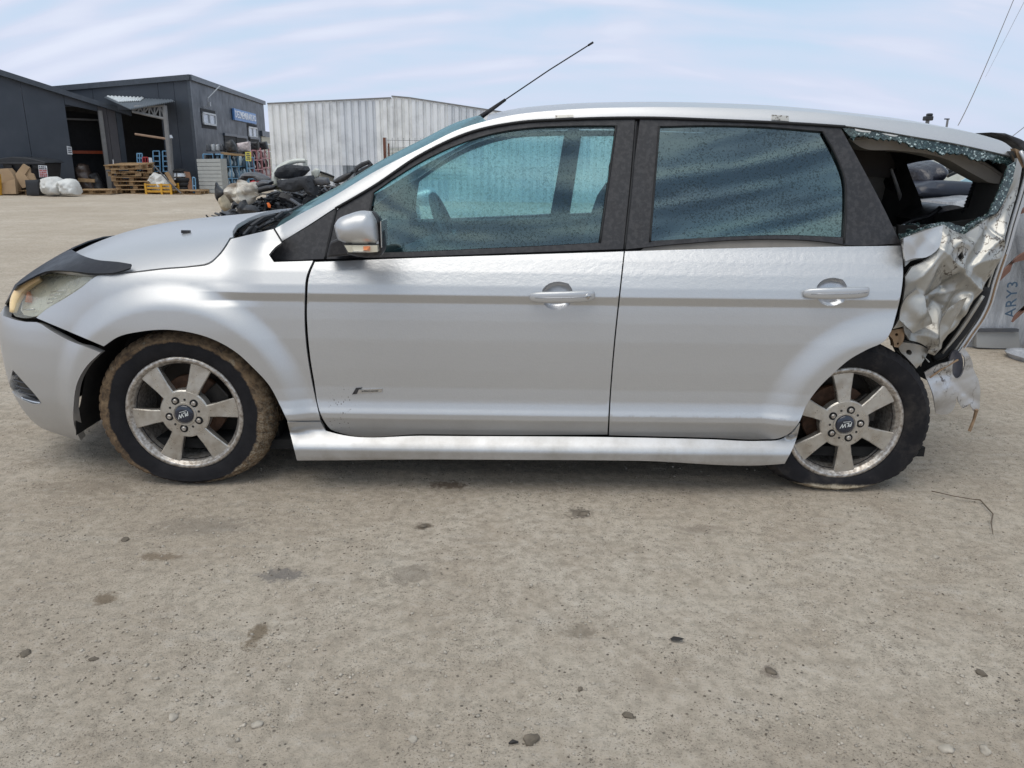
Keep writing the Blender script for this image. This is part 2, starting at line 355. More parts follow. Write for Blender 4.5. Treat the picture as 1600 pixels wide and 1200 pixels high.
def invert(F, pts, g=None):
    pts = np.asarray(pts, float)
    if g is None:
        g = np.array([[(lambda q: (q[0], q[2]))(onplane(p[0], p[1], (0, .1, 0), (0, 1, 0)))][0] for p in pts])
    q = g.astype(float).copy(); e = 1e-4
    for it in range(40):
        p0 = proj(F(q[:, 0], q[:, 1])); ds = (proj(F(q[:, 0]+e, q[:, 1]))-p0)/e; dz = (proj(F(q[:, 0], q[:, 1]+e))-p0)/e
        r = pts-p0; det = ds[:, 0]*dz[:, 1]-ds[:, 1]*dz[:, 0]; det = np.where(np.abs(det) < 2e3, np.sign(det+1e-9)*2e3, det)
        a = (r[:, 0]*dz[:, 1]-r[:, 1]*dz[:, 0])/det; b = (ds[:, 0]*r[:, 1]-ds[:, 1]*r[:, 0])/det
        q += np.clip(np.stack([a, b], -1), -.08, .08)*.8
    return q
def smooth_px(P, step=7.0, corner=38, closed=True):
    P = np.asarray(P, float); n = len(P); out = []
    def cn(i):
        a = P[i]-P[(i-1) % n]; b = P[(i+1) % n]-P[i]; c = (a@b)/(np.linalg.norm(a)*np.linalg.norm(b)+1e-9)
        return math.degrees(math.acos(max(-1, min(1, c)))) > corner
    C = [cn(i) if (closed or 0 < i < n-1) else True for i in range(n)]
    for i in range(n if closed else n-1):
        p1, p2 = P[i], P[(i+1) % n]; p0, p3 = P[(i-1) % n], P[(i+2) % n]; L_ = np.linalg.norm(p2-p1)
        def tan(pa, pb, pc):
            a = pb-pa; b = pc-pb; la, lb = np.linalg.norm(a)+1e-9, np.linalg.norm(b)+1e-9; t = (a/la*lb+b/lb*la)/(la+lb); return t
        t1 = (p2-p1)/L_ if C[i] else tan(p0, p1, p2); t2 = (p2-p1)/L_ if C[(i+1) % n] else tan(p1, p2, p3)
        k = max(1, int(round(L_/step)))
        for j in range(k):
            t = j/k; h = (2*t**3-3*t**2+1, t**3-2*t**2+t, -2*t**3+3*t**2, t**3-t**2); out.append(h[0]*p1+h[1]*L_*t1+h[2]*p2+h[3]*L_*t2)
    if not closed: out.append(P[-1])
    return np.array(out)
def inside(P, Q):
    x, y = Q[:, 0], Q[:, 1]; r = np.zeros(len(Q), bool); n = len(P)
    for i in range(n):
        x1, y1 = P[i]; x2, y2 = P[(i+1) % n]
        if y1 == y2: continue
        c = ((y1 > y) != (y2 > y)) & (x < (x2-x1)*(y-y1)/(y2-y1)+x1); r ^= c
    return r
def bdist(P, Q):
    A = np.asarray(P); B = np.roll(A, -1, 0); d = np.full(len(Q), 1e9)
    for a, b in zip(A, B):
        ab = b-a; t = np.clip(((Q-a)@ab)/(ab@ab+1e-12), 0, 1); d = np.minimum(d, np.linalg.norm(Q-(a+t[:, None]*ab), axis=1))
    return d
def cdt(outer, holes=(), res=.03, extra=None, zl=()):
    outer = np.asarray(outer); loops = [outer]+[np.asarray(h) for h in holes]; pts = np.vstack(loops); edges = []; k = 0
    for Lp in loops: n = len(Lp); edges += [(k+i, k+(i+1) % n) for i in range(n)]; k += n
    lo, hi = outer.min(0), outer.max(0)
    gx = np.arange(lo[0]+res/2, hi[0], res); gy = np.arange(lo[1]+res/2, hi[1], res*.87)
    if len(gx)*len(gy):
        g = np.array([(x+(res/2 if j % 2 else 0), y) for j, y in enumerate(gy) for x in gx])
        if len(zl): g = np.vstack([g[np.min(np.abs(g[:, 1:2]-np.array(zl)[None]), axis=1) > .003]]+[np.stack([np.arange(lo[0], hi[0], .012), np.full(len(np.arange(lo[0], hi[0], .012)), z_)], -1) for z_ in zl])
        m = inside(outer, g)
        for h in loops[1:]: m &= ~inside(h, g)
        g = g[m]
        if len(g):
            dd = np.minimum.reduce([bdist(Lp, g) for Lp in loops]); g = g[dd > (res*.45 if not len(zl) else .004)]; pts = np.vstack([pts, g])
    vs, es, fs, ov, oe, of = delaunay_2d_cdt([Vector(p) for p in pts], edges, [], 0, 1e-7)
    V2 = np.array([tuple(v) for v in vs]); T = [tuple(f) for f in fs]
    c = np.array([V2[list(f)].mean(0) for f in T]); m = inside(outer, c)
    for h in loops[1:]: m &= ~inside(h, c)
    T = [t for t, k in zip(T, m) if k]; out = []
    for t in T:
        a, b, c3 = V2[t[0]], V2[t[1]], V2[t[2]]
        out.append(t if (b[0]-a[0])*(c3[1]-a[1])-(b[1]-a[1])*(c3[0]-a[0]) > 0 else t[::-1])
    return V2, out
def loops_of(T):
    e = {}
    for t in T:
        for i in range(len(t)): e[(t[i], t[(i+1) % len(t)])] = 1
    return [ab for ab in e if (ab[1], ab[0]) not in e]
def skin(name, F, outer, mat, parent, holes=(), res=.03, lip=.012, disp=None, mirror=False, label=None, both=False, zl=()):
    """patch of surface F bounded by outer (s,z), with a folded edge of depth lip"""
    V2, T = cdt(outer, holes, res, zl=zl); e = 1e-3; s, z = V2[:, 0], V2[:, 1]
    P = F(s, z); nrm = np.cross(F(s+e, z)-F(s-e, z), F(s, z+e)-F(s, z-e)); nrm /= np.linalg.norm(nrm, axis=1)[:, None]+1e-12
    if disp is not None:
        P = P-nrm*disp(s, z)[:, None]; nr2 = None
    verts = [tuple(p) for p in P]; normals = [tuple(n) for n in nrm]; faces = list(T)
    if lip:
        for a, b in loops_of(T):
            t = P[b]-P[a]; ln = np.linalg.norm(t)
            if ln < 1e-9: continue
            na, nb = nrm[a], nrm[b]; o = np.cross(t/ln, na); k = len(verts)
            verts += [tuple(P[a]), tuple(P[b]), tuple(P[b]-nb*lip), tuple(P[a]-na*lip)]; normals += [tuple(o)]*4
            faces.append((k+1, k, k+3, k+2))
    outs = []
    for mi in ([False, True] if (mirror and not both) else [False]):
        vv, ff, nn = verts, faces, normals
        if mi: vv = [(x, 2*YC-y, z_) for x, y, z_ in verts]; ff = [f[::-1] for f in faces]; nn = [(a, -b, c) for a, b, c in normals]
        outs.append((vv, ff, nn))
    if both:
        k = len(verts); outs = [(verts+[(x, 2*YC-y, z_) for x, y, z_ in verts], faces+[tuple(i+k for i in f[::-1]) for f in faces], normals+[(a, -b, c) for a, b, c in normals])]
    res_o = [mesh_obj(name, vv, ff, mat, parent, True, None if disp is not None else nn, label=label if i == 0 else None) for i, (vv, ff, nn) in enumerate(outs)]
    return res_o if mirror and not both else res_o[0]
def pskin(name, F, px, mat, parent, holes=(), **kw):
    o = invert(F, smooth_px(px)); hs = [invert(F, smooth_px(h)) for h in holes]
    return skin(name, F, o, mat, parent, hs, **kw)
def pillow(name, px, D, th, mat, parent=None, bulge=.5, res=None, nz=0.0, nf=6.0, flat_back=False, tilt=(0, 0), corner=38, label=None, smooth=True, ground=False, sz=None):
    """a solid body with the outline px standing at distance D, th thick, its faces swelling out"""
    if px is not None:
        pts = [onplane(p[0], p[1], (0, D-CD, 0), (0, 1, 0)) for p in smooth_px(px, 5.0, corner)]; o = np.array([(p.x, p.z) for p in pts])
    else: o = np.asarray(sz, float)
    size = float((o.max(0)-o.min(0)).max()); res = res or size/14
    V2, T = cdt(o, (), res); d = bdist(o, V2); dm = d.max()+1e-9; h = th/2*((1-bulge)+bulge*np.sqrt(np.clip(1-(1-d/dm)**2, 0, 1))); h[d < 1e-6] = th/2*(1-bulge)
    y0 = D-CD; cz = o[:, 1].min()
    def nn(k): return np.array([noise.noise(Vector((x*nf, k*7.3, z*nf)))+.5*noise.noise(Vector((x*nf*2.3, k*3.1+5, z*nf*2.3))) for x, z in V2])*nz
    a, b = nn(1), nn(2)
    yf = y0-h-a*(d > 1e-6)+tilt[0]*(V2[:, 1]-cz)+tilt[1]*(V2[:, 0]-o[:, 0].mean()); yb = y0+(h if not flat_back else th/2)+b*(d > 1e-6)+tilt[0]*(V2[:, 1]-cz)+tilt[1]*(V2[:, 0]-o[:, 0].mean())
    n = len(V2); verts = [(x, y, z) for (x, z), y in zip(V2, yf)]+[(x, y, z) for (x, z), y in zip(V2, yb)]
    faces = [t for t in T]+[tuple(i+n for i in t[::-1]) for t in T]+[(b_, a_, a_+n, b_+n) for a_, b_ in loops_of(T)]
    ob = mesh_obj(name, verts, faces, mat, parent, label=label)
    if smooth: autosmooth(ob, 50)
    return ob
# ============================================================ THE CAR
car = empty('estate_car', (0, YC, 0), 'silver estate car with crushed rear quarter standing on flat tyres in the yard', 'car')
# ---- flank
door_front = [(492, 409.5), (640, 403.5), (800, 398.5), (974.5, 393), (971, 425), (959, 537), (952, 625), (949, 679), (800, 679.5), (662, 678.5), (532, 676.5), (517, 671), (508, 660), (490, 590), (482.5, 537), (480, 470), (484, 429)]
door_rear = [(976.6, 392.8), (1140, 388), (1407.5, 384), (1410, 405), (1411, 425), (1409, 450), (1399, 495.5), (1392, 518), (1383, 532), (1355, 546), (1327, 562), (1302.5, 583), (1278, 607.5), (1260.5, 632), (1247, 662), (1236, 675), (1218, 684.5), (1190, 686.5), (1110, 684), (951.6, 680), (954.2, 625), (961.2, 537), (973.2, 425)]
fender = [(429, 357.5), (441, 378.5), (430, 386), (420, 398), (428, 409.5), (489, 407.5), (479.5, 429), (476, 470), (478, 537), (486, 590), (500.5, 657), (449, 657.5), (436, 630), (422, 604), (396, 575), (367, 549), (330, 529), (293, 518.6), (257, 515), (220, 518), (183, 527), (162, 541), (110, 519), (56.5, 496.5), (72, 483.5), (99, 467.5), (128, 448.5), (148, 433), (205, 427), (257, 421), (300, 417.5), (326, 413), (346, 396), (361, 373.5)]
bumper = [(157, 550), (136, 571), (121, 597), (115, 633), (115.5, 663), (126.5, 688)]
cut = dict(res=.014, zl=[.243, .250, .298, .3035, .309, .322, .329, .336, .343, .351, .360, .760, .7635, .7665, .771, .791, .7955, .799, .8035, .809])
def cup_px(px0, lock): return [(x+(0 if lock else 2), y-(0 if lock else 6)) for x, y in [(px0+22, 463), (px0+24, 452), (px0+34, 443), (px0+50, 440), (px0+64, 443), (px0+70, 452), (px0+71, 466), (px0+65, 478), (px0+48, 484), (px0+32, 481), (px0+24, 472)]]
dfn, dff = pskin('door', F_body, door_front, silver_wet, car, mirror=True, holes=[cup_px(824, True)], **cut)
drn, drf = pskin('door', F_body, door_rear, silver_wet, car, mirror=True, holes=[cup_px(1251, False)], **cut)
dfn['label'] = 'front door with a small badge near its lower corner'; drn['label'] = 'rear door with its window trim lifted'
fn_, ff_ = pskin('fender', F_body, fender, silver, car, mirror=True, **cut)
# ---- bonnet: a smooth height field through the wing tops, the headlamp tops and the crowned middle
_e = invert(F_body, [(148, 431), (205, 424.5), (257, 418.5), (300, 415), (326, 410), (344, 394), (359, 371.5), (110, 427), (77, 424), (51, 431), (33, 444), (20, 460)])
_E3 = [F_body(*q) for q in _e]+[(-2.16, .895, .785), (-1.87, .895, .925), (-1.45, .895, 1.005), (-1.10, .895, 1.052), (-2.10, .5, .770), (-1.45, .45, .975), (-1.10, .45, 1.03), (-1.85, .45, .90)]
def _bas(x, y):
    x = np.asarray(x, float)+1.5; t = ((np.asarray(y, float)-YC)/YC)**2
    return np.stack([1+0*x, x, x*x, x**3, x**4, t, t*x, t*x*x, t*t, t*t*x, t**3+0*x], -1)
_A = np.array([_bas(p[0], p[1]) for p in _E3]); _b = np.array([p[2] for p in _E3])
_cf = np.linalg.solve(_A.T@_A+2e-5*np.eye(11), _A.T@_b)
def Zb(x, y): return _bas(x, y)@_cf
def F_bon(up=0.0):
    return lambda x, y: np.stack([np.asarray(x, float)+0*y, np.asarray(y, float)+0*x, Zb(x, y)+up], -1)
def guess(F, pts):   # coarse search for a starting point on a height field
    X, Y = np.meshgrid(np.linspace(-2.3, -1.0, 60), np.linspace(0, .9, 40)); Pp = proj(F(X, Y)); out = []
    for p in pts:
        d = np.hypot(Pp[..., 0]-p[0], Pp[..., 1]-p[1])+Y*8; k = np.unravel_index(d.argmin(), d.shape); out.append((X[k], Y[k]))
    return np.array(out)
near = smooth_px([(20, 456), (33, 441), (51, 429), (77, 422), (110, 425), (148, 430.5), (205, 424.5), (257, 418.5), (300, 415), (326, 410), (344, 394), (359, 371.5)], closed=False, step=8)
FB = F_bon(); nb = invert(FB, near, guess(FB, near))
def mirror_loop(half):      # half outline in (x,y) ending at the centre plane -> closed loop
    return list(map(tuple, half))+[(x, 2*YC-y) for x, y in half[::-1]]
rear = [(-1.106, .17), (-1.13, .24), (-1.155, .36), (-1.17, .55), (-1.18, .75), (-1.18, .89)]
front = [(-2.17, .89), (-2.165, .7), (-2.14, .48), (-2.095, .33)]
half = [front[0], front[1], front[2], front[3]]+[tuple(q) for q in nb]+rear
skin('bonnet', FB, np.array(mirror_loop(half)), silver, car, res=.03, lip=.015)
def FD(x, y):
    p = F_bon(.026)(x, y); p[..., 2] -= 1.3*np.maximum(0, -1.98-p[..., 0])**2; return p
dpx = smooth_px([(27, 446), (45, 436), (72, 424), (110, 423.5), (147, 427), (183, 425), (203, 419), (205, 412.5), (187, 409.5), (147, 405), (126, 398), (112, 390)], closed=False, step=8)
dq = invert(FD, dpx, guess(FD, dpx)); dq = [q for q in dq]
dh = [(-2.235, .89), (-2.23, .7), (-2.21, .48), (-2.16, .33)]+[tuple(q) for q in dq]+[(-1.95, .47), (-1.985, .60), (-2.0, .75), (-2.0, .89)]
defl = skin('bonnet_deflector', FD, np.array(mirror_loop(dh)), None, car, res=.03, lip=.006)
smoke = pmat('smoked_acrylic', (.006, .008, .014), .38, coat=.0, spec=.35, dirt=.25, dcol=(.05, .05, .06), dscale=40, dth=(.5, .75)); defl.data.materials.append(smoke)
# slab under the deflector edge so it has thickness
# washer jet
jp = Vector(FB(-1.36, .34)); MB().box(jp+Vector((0, 0, .006)), (.035, .014, .012)).build('washer_jet', black_plastic, car)
# ---- front bumper (both halves in one piece) with corner intake, grille and fog lamp slats
bt = invert(F_body, smooth_px([(157, 551), (134, 542), (110, 533), (80, 517), (57, 503.5), (40, 503), (24, 500)], closed=False, step=8))
bb = invert(F_body, smooth_px([(126, 689), (115.5, 663), (115, 633), (121, 597), (136, 571), (156, 552)], closed=False, step=8))
bo = [tuple(q) for q in bb]+[tuple(q) for q in bt]+[(-2.12, .655), (-2.3, .665), (-2.5, .675), (-2.7, .685), (S_MID, .69), (S_MID, .175), (-2.6, .172), (-2.3, .165), (-2.1, .155), (-1.95, .145), (-1.85, .138)]
vent = invert(F_body, smooth_px([(20, 578), (37, 597), (55, 617), (65, 630), (55, 631.5), (40, 627), (24, 618), (13, 604)], step=5))
low = np.array([(-2.5, .27), (S_MID+.002, .26), (S_MID+.002, .42), (-2.55, .42)])
skin('front_bumper', F_body, np.array(bo), silver, car, holes=[vent[::-1]], res=.02, lip=.03, both=True)
gridm = pmat('vent_black', (.02, .021, .023), .5, bump=.2)
# vent pocket and slats
vs_ = skin('fog_lamp_vent', F_off(.03), vent, gridm, car, res=.02, lip=0, mirror=True)[0]
vc = vent.mean(0)
for k in range(5):
    zz_ = .415-.024*k; m = MB(); pts = [F_off(.008)(s_, zz_) for s_ in np.linspace(-2.10+.01*k, -1.985+.022*k, 6)]; m.path(pts, .0045, 5); m.build('vent_slat', black_plastic, vs_)
pts = [F_off(.006)(s_, z_) for s_, z_ in zip(np.linspace(-2.06, -1.935, 6), (.318, .316, .314, .312, .312, .314))]
chrome = pmat('bright_trim', (.6, .6, .6), .25, metal=.9, dirt=.3)
MB().path(pts, .004, 5).build('vent_trim', chrome, vs_)
for z0, z1, nm in ((.27, .41, 'lower_grille'), (.60, .665, 'upper_grille')):
    m = MB(); S_ = np.linspace(S_MID, -2.5, 8)
    g_ = skin(nm, F_off(-.003), np.array([(-2.48, z0), (S_MID, z0), (S_MID, z1), (-2.5, z1)]), gridm, car, res=.04, lip=.02, both=True)
    for k in range(4):
        m = MB(); zc = z0+(z1-z0)*(k+.5)/4; pp = [F_off(-.008)(s_, zc) for s_ in S_]; pp2 = [(p[0], 2*YC-p[1], p[2]) for p in pp][::-1]; m.path(pp[::-1]+pp2[::-1][1:], .006, 5); m.build('grille_bar', black_plastic, g_)
# ---- headlamps: bowl, amber strip, ribs and a weathered cover
hl = [(18, 487), (21.5, 469), (33, 449), (51, 435.5), (77, 428), (110, 430.5), (146, 433.5), (127, 447.5), (98, 466.5), (72, 482.5), (55, 494.5), (38, 497), (24, 494.5)]
hq = invert(F_body, smooth_px(hl, step=5))
b = NB('lamp_cover'); tr = b.n('ShaderNodeBsdfTransparent'); tr.inputs[0].default_value = (.95, .95, .9, 1)
hz = b.n('ShaderNodeMixShader'); hzd = b.n('ShaderNodeBsdfDiffuse'); b.l(b.ramp(b.noise(22, 5), (.3, (.60, .59, .48)), (.7, (.80, .78, .68))), hzd.inputs[0])
b.l(b.ramp(b.noise(9, 5), (.3, .12), (.75, .42)), hz.inputs[0]); b.l(tr.outputs[0], hz.inputs[1]); b.l(hzd.outputs[0], hz.inputs[2])
hg = b.n('ShaderNodeBsdfGlossy'); hg.inputs['Roughness'].default_value = .12; h2 = b.n('ShaderNodeMixShader'); h2.inputs[0].default_value = .14; b.l(hz.outputs[0], h2.inputs[1]); b.l(hg.outputs[0], h2.inputs[2]); lampcover = b.done(h2.outputs[0])
bowl = pmat('lamp_bowl', (.74, .72, .62), .3, metal=.35, var=.25, scale=14)
amber = pmat('amber_lens', (.95, .64, .34), .3, var=.2, coat=.5)
amber2 = pmat('amber_bulb', (.75, .25, .10), .3, coat=.5)
for mir in (False, True):
    def mm(p): p = np.array(p, float).copy(); p[..., 1] = 2*YC-p[..., 1] if mir else p[..., 1]; return p
    hn = skin('headlight', F_off(.0), hq, lampcover, car, res=.02, lip=.01, mirror=True)
    hn = hn[1] if mir else hn[0]
    for o in [o for o in car.children if o.name.startswith('headlight') and o is not hn and not o.children]:
        if not mir or o.name == 'headlight.003' or o is None: bpy.data.objects.remove(o)
    V2, T = cdt(hq, (), .02); Pq = mm(F_off(.035)(V2[:, 0], V2[:, 1])); mesh_obj('lamp_bowl', Pq, T if not mir else [t[::-1] for t in T], bowl, hn, True)
    px = smooth_px([(23, 488), (27, 470), (37, 453), (53, 441), (66, 435)], closed=False, step=5); q = invert(F_off(.012), px)
    m = MB(); m.path([mm(F_off(.006)(*a)) for a in q], [.013+.010*math.sin(math.pi*i/(len(q)-1)) for i in range(len(q))], 8); m.build('indicator_strip', amber, hn, True)
    for dz in range(4):
        q = invert(F_off(.02), [(80+dz*-2, 456+dz*6), (103-dz*7, 453.5+dz*6)]); m = MB(); m.path([mm(F_off(.02)(*a)) for a in q], .0035, 6); m.build('lamp_rib', chrome, hn, True)
    q = invert(F_off(.02), [(44, 464)])[0]; m = MB(); c = Vector(mm(F_off(.022)(*q))); m.tube(c+Vector((0, 0, -.02)), c+Vector((.004, 0, .022)), .016, .006, 10); m.build('indicator_bulb', amber2, hn, True)
    q = invert(F_off(.015), [(36, 484), (54, 483)]); m = MB(); m.path([mm(F_off(.015)(*a)) for a in q], .004, 6); m.build('lamp_reflector', chrome, hn, True)
# ---- sill skirt
sk = [(449, 659.5), (501, 660), (509, 673), (519, 676), (534, 679.5), (662, 681), (949, 683), (1110, 686.5), (1190, 689), (1218, 687), (1237, 677.5), (1250, 662), (1246, 680), (1238, 702), (1226, 724.5), (1208, 726), (1000, 720), (800, 718.5), (625, 718), (553, 719), (464, 719.5)]
def sill_mix(s, z):   # follows the sill, and the body side where the skirt climbs at its ends
    s = np.asarray(s, float); z = np.asarray(z, float); a = F_sill(s, z); bdy = F_body(s, z)
    t = sstep(.235, .262, z)[..., None]; return a*(1-t)+(bdy+np.array([0, -.004, 0]))*t
pskin('side_skirt', sill_mix, sk, silver_low, car, res=.02, mirror=True)
# ---- greenhouse: trim, glass, rails
rail_lo_px = [(437, 379), (480, 353), (524, 324.5), (580, 292), (662, 238), (737.5, 204.5), (812.5, 189.5), (887.5, 185), (992, 182.5), (1140, 187), (1260, 192.5), (1320, 196.5), (1365, 202.5), (1430, 213.5), (1495, 224.5), (1549, 236.5), (1588, 246)]
rl = invert(F_up, smooth_px(rail_lo_px, closed=False, step=10)); rl = rl[np.argsort(rl[:, 0])]
def zr(s): return np.interp(s, rl[:, 0], rl[:, 1])
def F_rail(s, z):
    s = np.asarray(s, float); z = np.asarray(z, float); d = np.maximum(0, z-zr(s)+.004)
    y = inset_up(s, z)-.006+5.5*d*d; return np.stack([s+0*z, y, z+0*s], -1)
rail_up_px = [(430, 357), (470, 334), (512.5, 311.5), (587.5, 267), (662.5, 229), (719, 201.5), (760, 189), (797.5, 180.5), (869, 172.5), (1000, 167.5), (1140, 169), (1260, 174.5), (1380, 186), (1440, 193.5), (1495, 203), (1545, 214), (1572, 224), (1584, 234)]
skin('roof_rail', F_rail, np.vstack([invert(F_rail, smooth_px(rail_lo_px, closed=False, step=8)), invert(F_rail, smooth_px(rail_up_px, closed=False, step=8))[::-1]]), silver, car, res=.022, lip=.01, mirror=True)
ru = [F_rail(*q) for q in invert(F_rail, smooth_px(rail_up_px, closed=False, step=10))]
def loft(name, edge, mat, n=20, crown=.05, push=(0, 0, 1), parent=car, power=2, y_off=0):
    edge = np.asarray(edge); vs = []; P_ = np.array(push, float)
    for p in edge:
        for j in range(n+1):
            t = -1+2*j/n; y = YC+t*(YC-p[1]); c = crown*(1-abs(t)**power); vs.append(np.array([p[0], y, p[2]])+P_*c)
    m = n+1; fs = [(i*m+j, (i+1)*m+j, (i+1)*m+j+1, i*m+j+1) for i in range(len(edge)-1) for j in range(n)]
    return mesh_obj(name, vs, fs, mat, parent, True)
ru = np.array(ru); isr = ru[:, 0] > -.125
roof = loft('roof', ru[isr], silver, crown=.050, power=2.2)
scr = ru[~isr]; scr = np.vstack([scr, ru[isr][:1]])
ws = loft('windscreen', scr, glass_screen, crown=.085, push=(-.62, 0, .55), power=2.0)
# dark headlining and screen band
hd = ru[isr].copy(); hd[:, 2] -= .035; hd[:, 1] += .0
loft('headlining', hd, trim_beige, crown=.045)
# repair plates / ditch covers on the roof edge
for px_, nm in (([(868, 180), (896, 179), (896, 183), (868, 184.5)], 'roof_cover'), ([(1206, 179), (1232, 181), (1233, 189.5), (1206, 187)], 'roof_cover')):
    pskin(nm, lambda s, z: F_rail(s, z)-np.array([0, .004, 0]), px_, silver_crumpled, car, res=.02, lip=.004)
# trims (black)
tri = [(422, 399.5), (430, 407.5), (506, 404.5), (524, 330), (525.5, 325.5), (480, 355), (438, 381)]
pskin('quarter_trim', F_upo(-.004), tri, black_plastic, car, res=.03, lip=.006, mirror=True)
glass_f = [(583, 301), (610, 282), (662.5, 250), (719, 224), (775, 207), (831, 199), (887.5, 196.3), (963, 195.8), (951, 285), (937.5, 379), (860, 383.5), (775, 387.5), (602, 394.5), (566, 395), (573, 345)]
frame_f = [(509.5, 404.5), (527, 328), (530, 324.5), (580, 294.5), (662, 240), (737.5, 206.5), (812.5, 191.5), (887.5, 187), (992, 184.5), (984, 285), (973.5, 389), (860, 393), (640, 401)]
gq = invert(F_up, smooth_px(glass_f)); fq = invert(F_up, smooth_px(frame_f))
a_, b_2 = skin('window_frame', F_upo(-.002), fq, black_plastic, dfn, [gq], res=.035, lip=.014, mirror=True); pass
g1 = skin('window_glass', F_upo(.010), gq, glass_front, dfn, res=.06, lip=0)
glass_ff = glass_f[:6]+[(870, 197.5), (914, 196), (903, 285), (890, 381), (860, 383.5)]+glass_f[11:]
frame_ff = frame_f[:7]+[(887.5, 187), (931, 186), (924, 285), (912, 391), (860, 393), (640, 401)]
def mir_skin(name, F, outer, mat, parent, holes=(), lip=.014, res=.035):
    o = skin(name, F, outer, mat, parent, holes, res=res, lip=lip, mirror=True); o0, o1 = o; bpy.data.objects.remove(o0); o1.name = name; return o1
gf2 = invert(F_up, smooth_px(glass_ff)); bpy.data.objects.remove(b_2)
mir_skin('window_frame', F_upo(-.002), invert(F_up, smooth_px(frame_ff)), black_plastic, dff, [gf2]); mir_skin('window_glass', F_upo(.010), gf2, glass_far, dff, lip=0, res=.06)
glass_r = [(1031, 197), (1100, 195.5), (1200, 198), (1286, 205), (1305, 240), (1319, 279), (1321, 318), (1317, 371), (1230, 367.5), (1140, 370), (1016, 377)]
frame_r = [(1000, 186), (1140, 189.5), (1260, 195), (1313, 199.5), (1342, 252), (1378, 320), (1407, 380.5), (1322, 382.5), (1300, 379), (1230, 373.5), (1140, 375), (1060, 381), (977, 389.5), (987, 285)]
gq2 = invert(F_up, smooth_px(glass_r)); fq2 = invert(F_up, smooth_px(frame_r))
a_, b_2 = skin('window_frame', F_upo(-.002), fq2, black_plastic, drn, [gq2], res=.035, lip=.014, mirror=True); pass
skin('window_glass', F_upo(.010), gq2, glass_rear, drn, res=.06, lip=0)
bpy.data.objects.remove(b_2); glass_rf = [(952, 198), (1031, 197)]+glass_r[1:-1]+[(1016, 377), (936, 381)]; frame_rf = [(934, 186), (1000, 186)]+frame_r[1:-2]+[(977, 389.5), (914, 391)]
gr2 = invert(F_up, smooth_px(glass_rf)); mir_skin('window_frame', F_upo(-.002), invert(F_up, smooth_px(frame_rf)), black_plastic, drf, [gr2]); mir_skin('window_glass', F_upo(.010), gr2, glass_far, drf, lip=0, res=.06)
pskin('inner_sill', F_upo(.012), [(1000, 392), (1020, 378), (1140, 371), (1230, 368), (1330, 374), (1330, 390)], trim_beige, drn, res=.05, lip=0)
for px_, e_off in (([(982, 184), (1006, 185), (984, 396), (963, 396)], .022), ([(500, 396), (1410, 376), (1410, 402), (500, 418)], .035)):
    pl_ = pskin('pillar_panel', F_upo(e_off), px_, black_plastic, car, res=.15, lip=.03, mirror=True)
    if e_off < .03: bpy.data.objects.remove(pl_[1])
mir_skin('pillar_panel', F_upo(.022), invert(F_upo(.022), [(920, 184), (945, 185), (930, 396), (900, 396)]), black_plastic, car, lip=.03, res=.15)
# thin rubber lines in the window frames
for px_, P_ in (([(583, 302), (567, 394)], dfn), ([(937.5, 379), (963, 196)], dfn), ([(1030, 197), (1015.5, 378)], drn), ([(525.5, 327), (508, 405)], dfn), ([(1286, 205), (1305, 240), (1320, 279), (1322, 318), (1319, 380)], drn), ([(994, 190), (987, 285), (976, 389)], drn)):
    q = invert(F_upo(-.003), smooth_px(px_, closed=False, step=12)); m = MB(); m.path([F_upo(-.003)(*a) for a in q], .0045, 5); m.build('window_seal', rubber, P_, True)
q = invert(F_rail, smooth_px(rail_lo_px[2:12], closed=False, step=12)); m = MB(); m.path([np.array(F_rail(*a))+np.array([0, -.003, -.003]) for a in q], .0055, 5); m.build('drip_strip', rubber, car, True)
q = invert(F_body, [(428.5, 357), (441.5, 378.5)]); MB().path([np.array(F_body(*a))+np.array([0, -.003, 0]) for a in q], .0035, 5).build('pillar_joint', rubber, car)
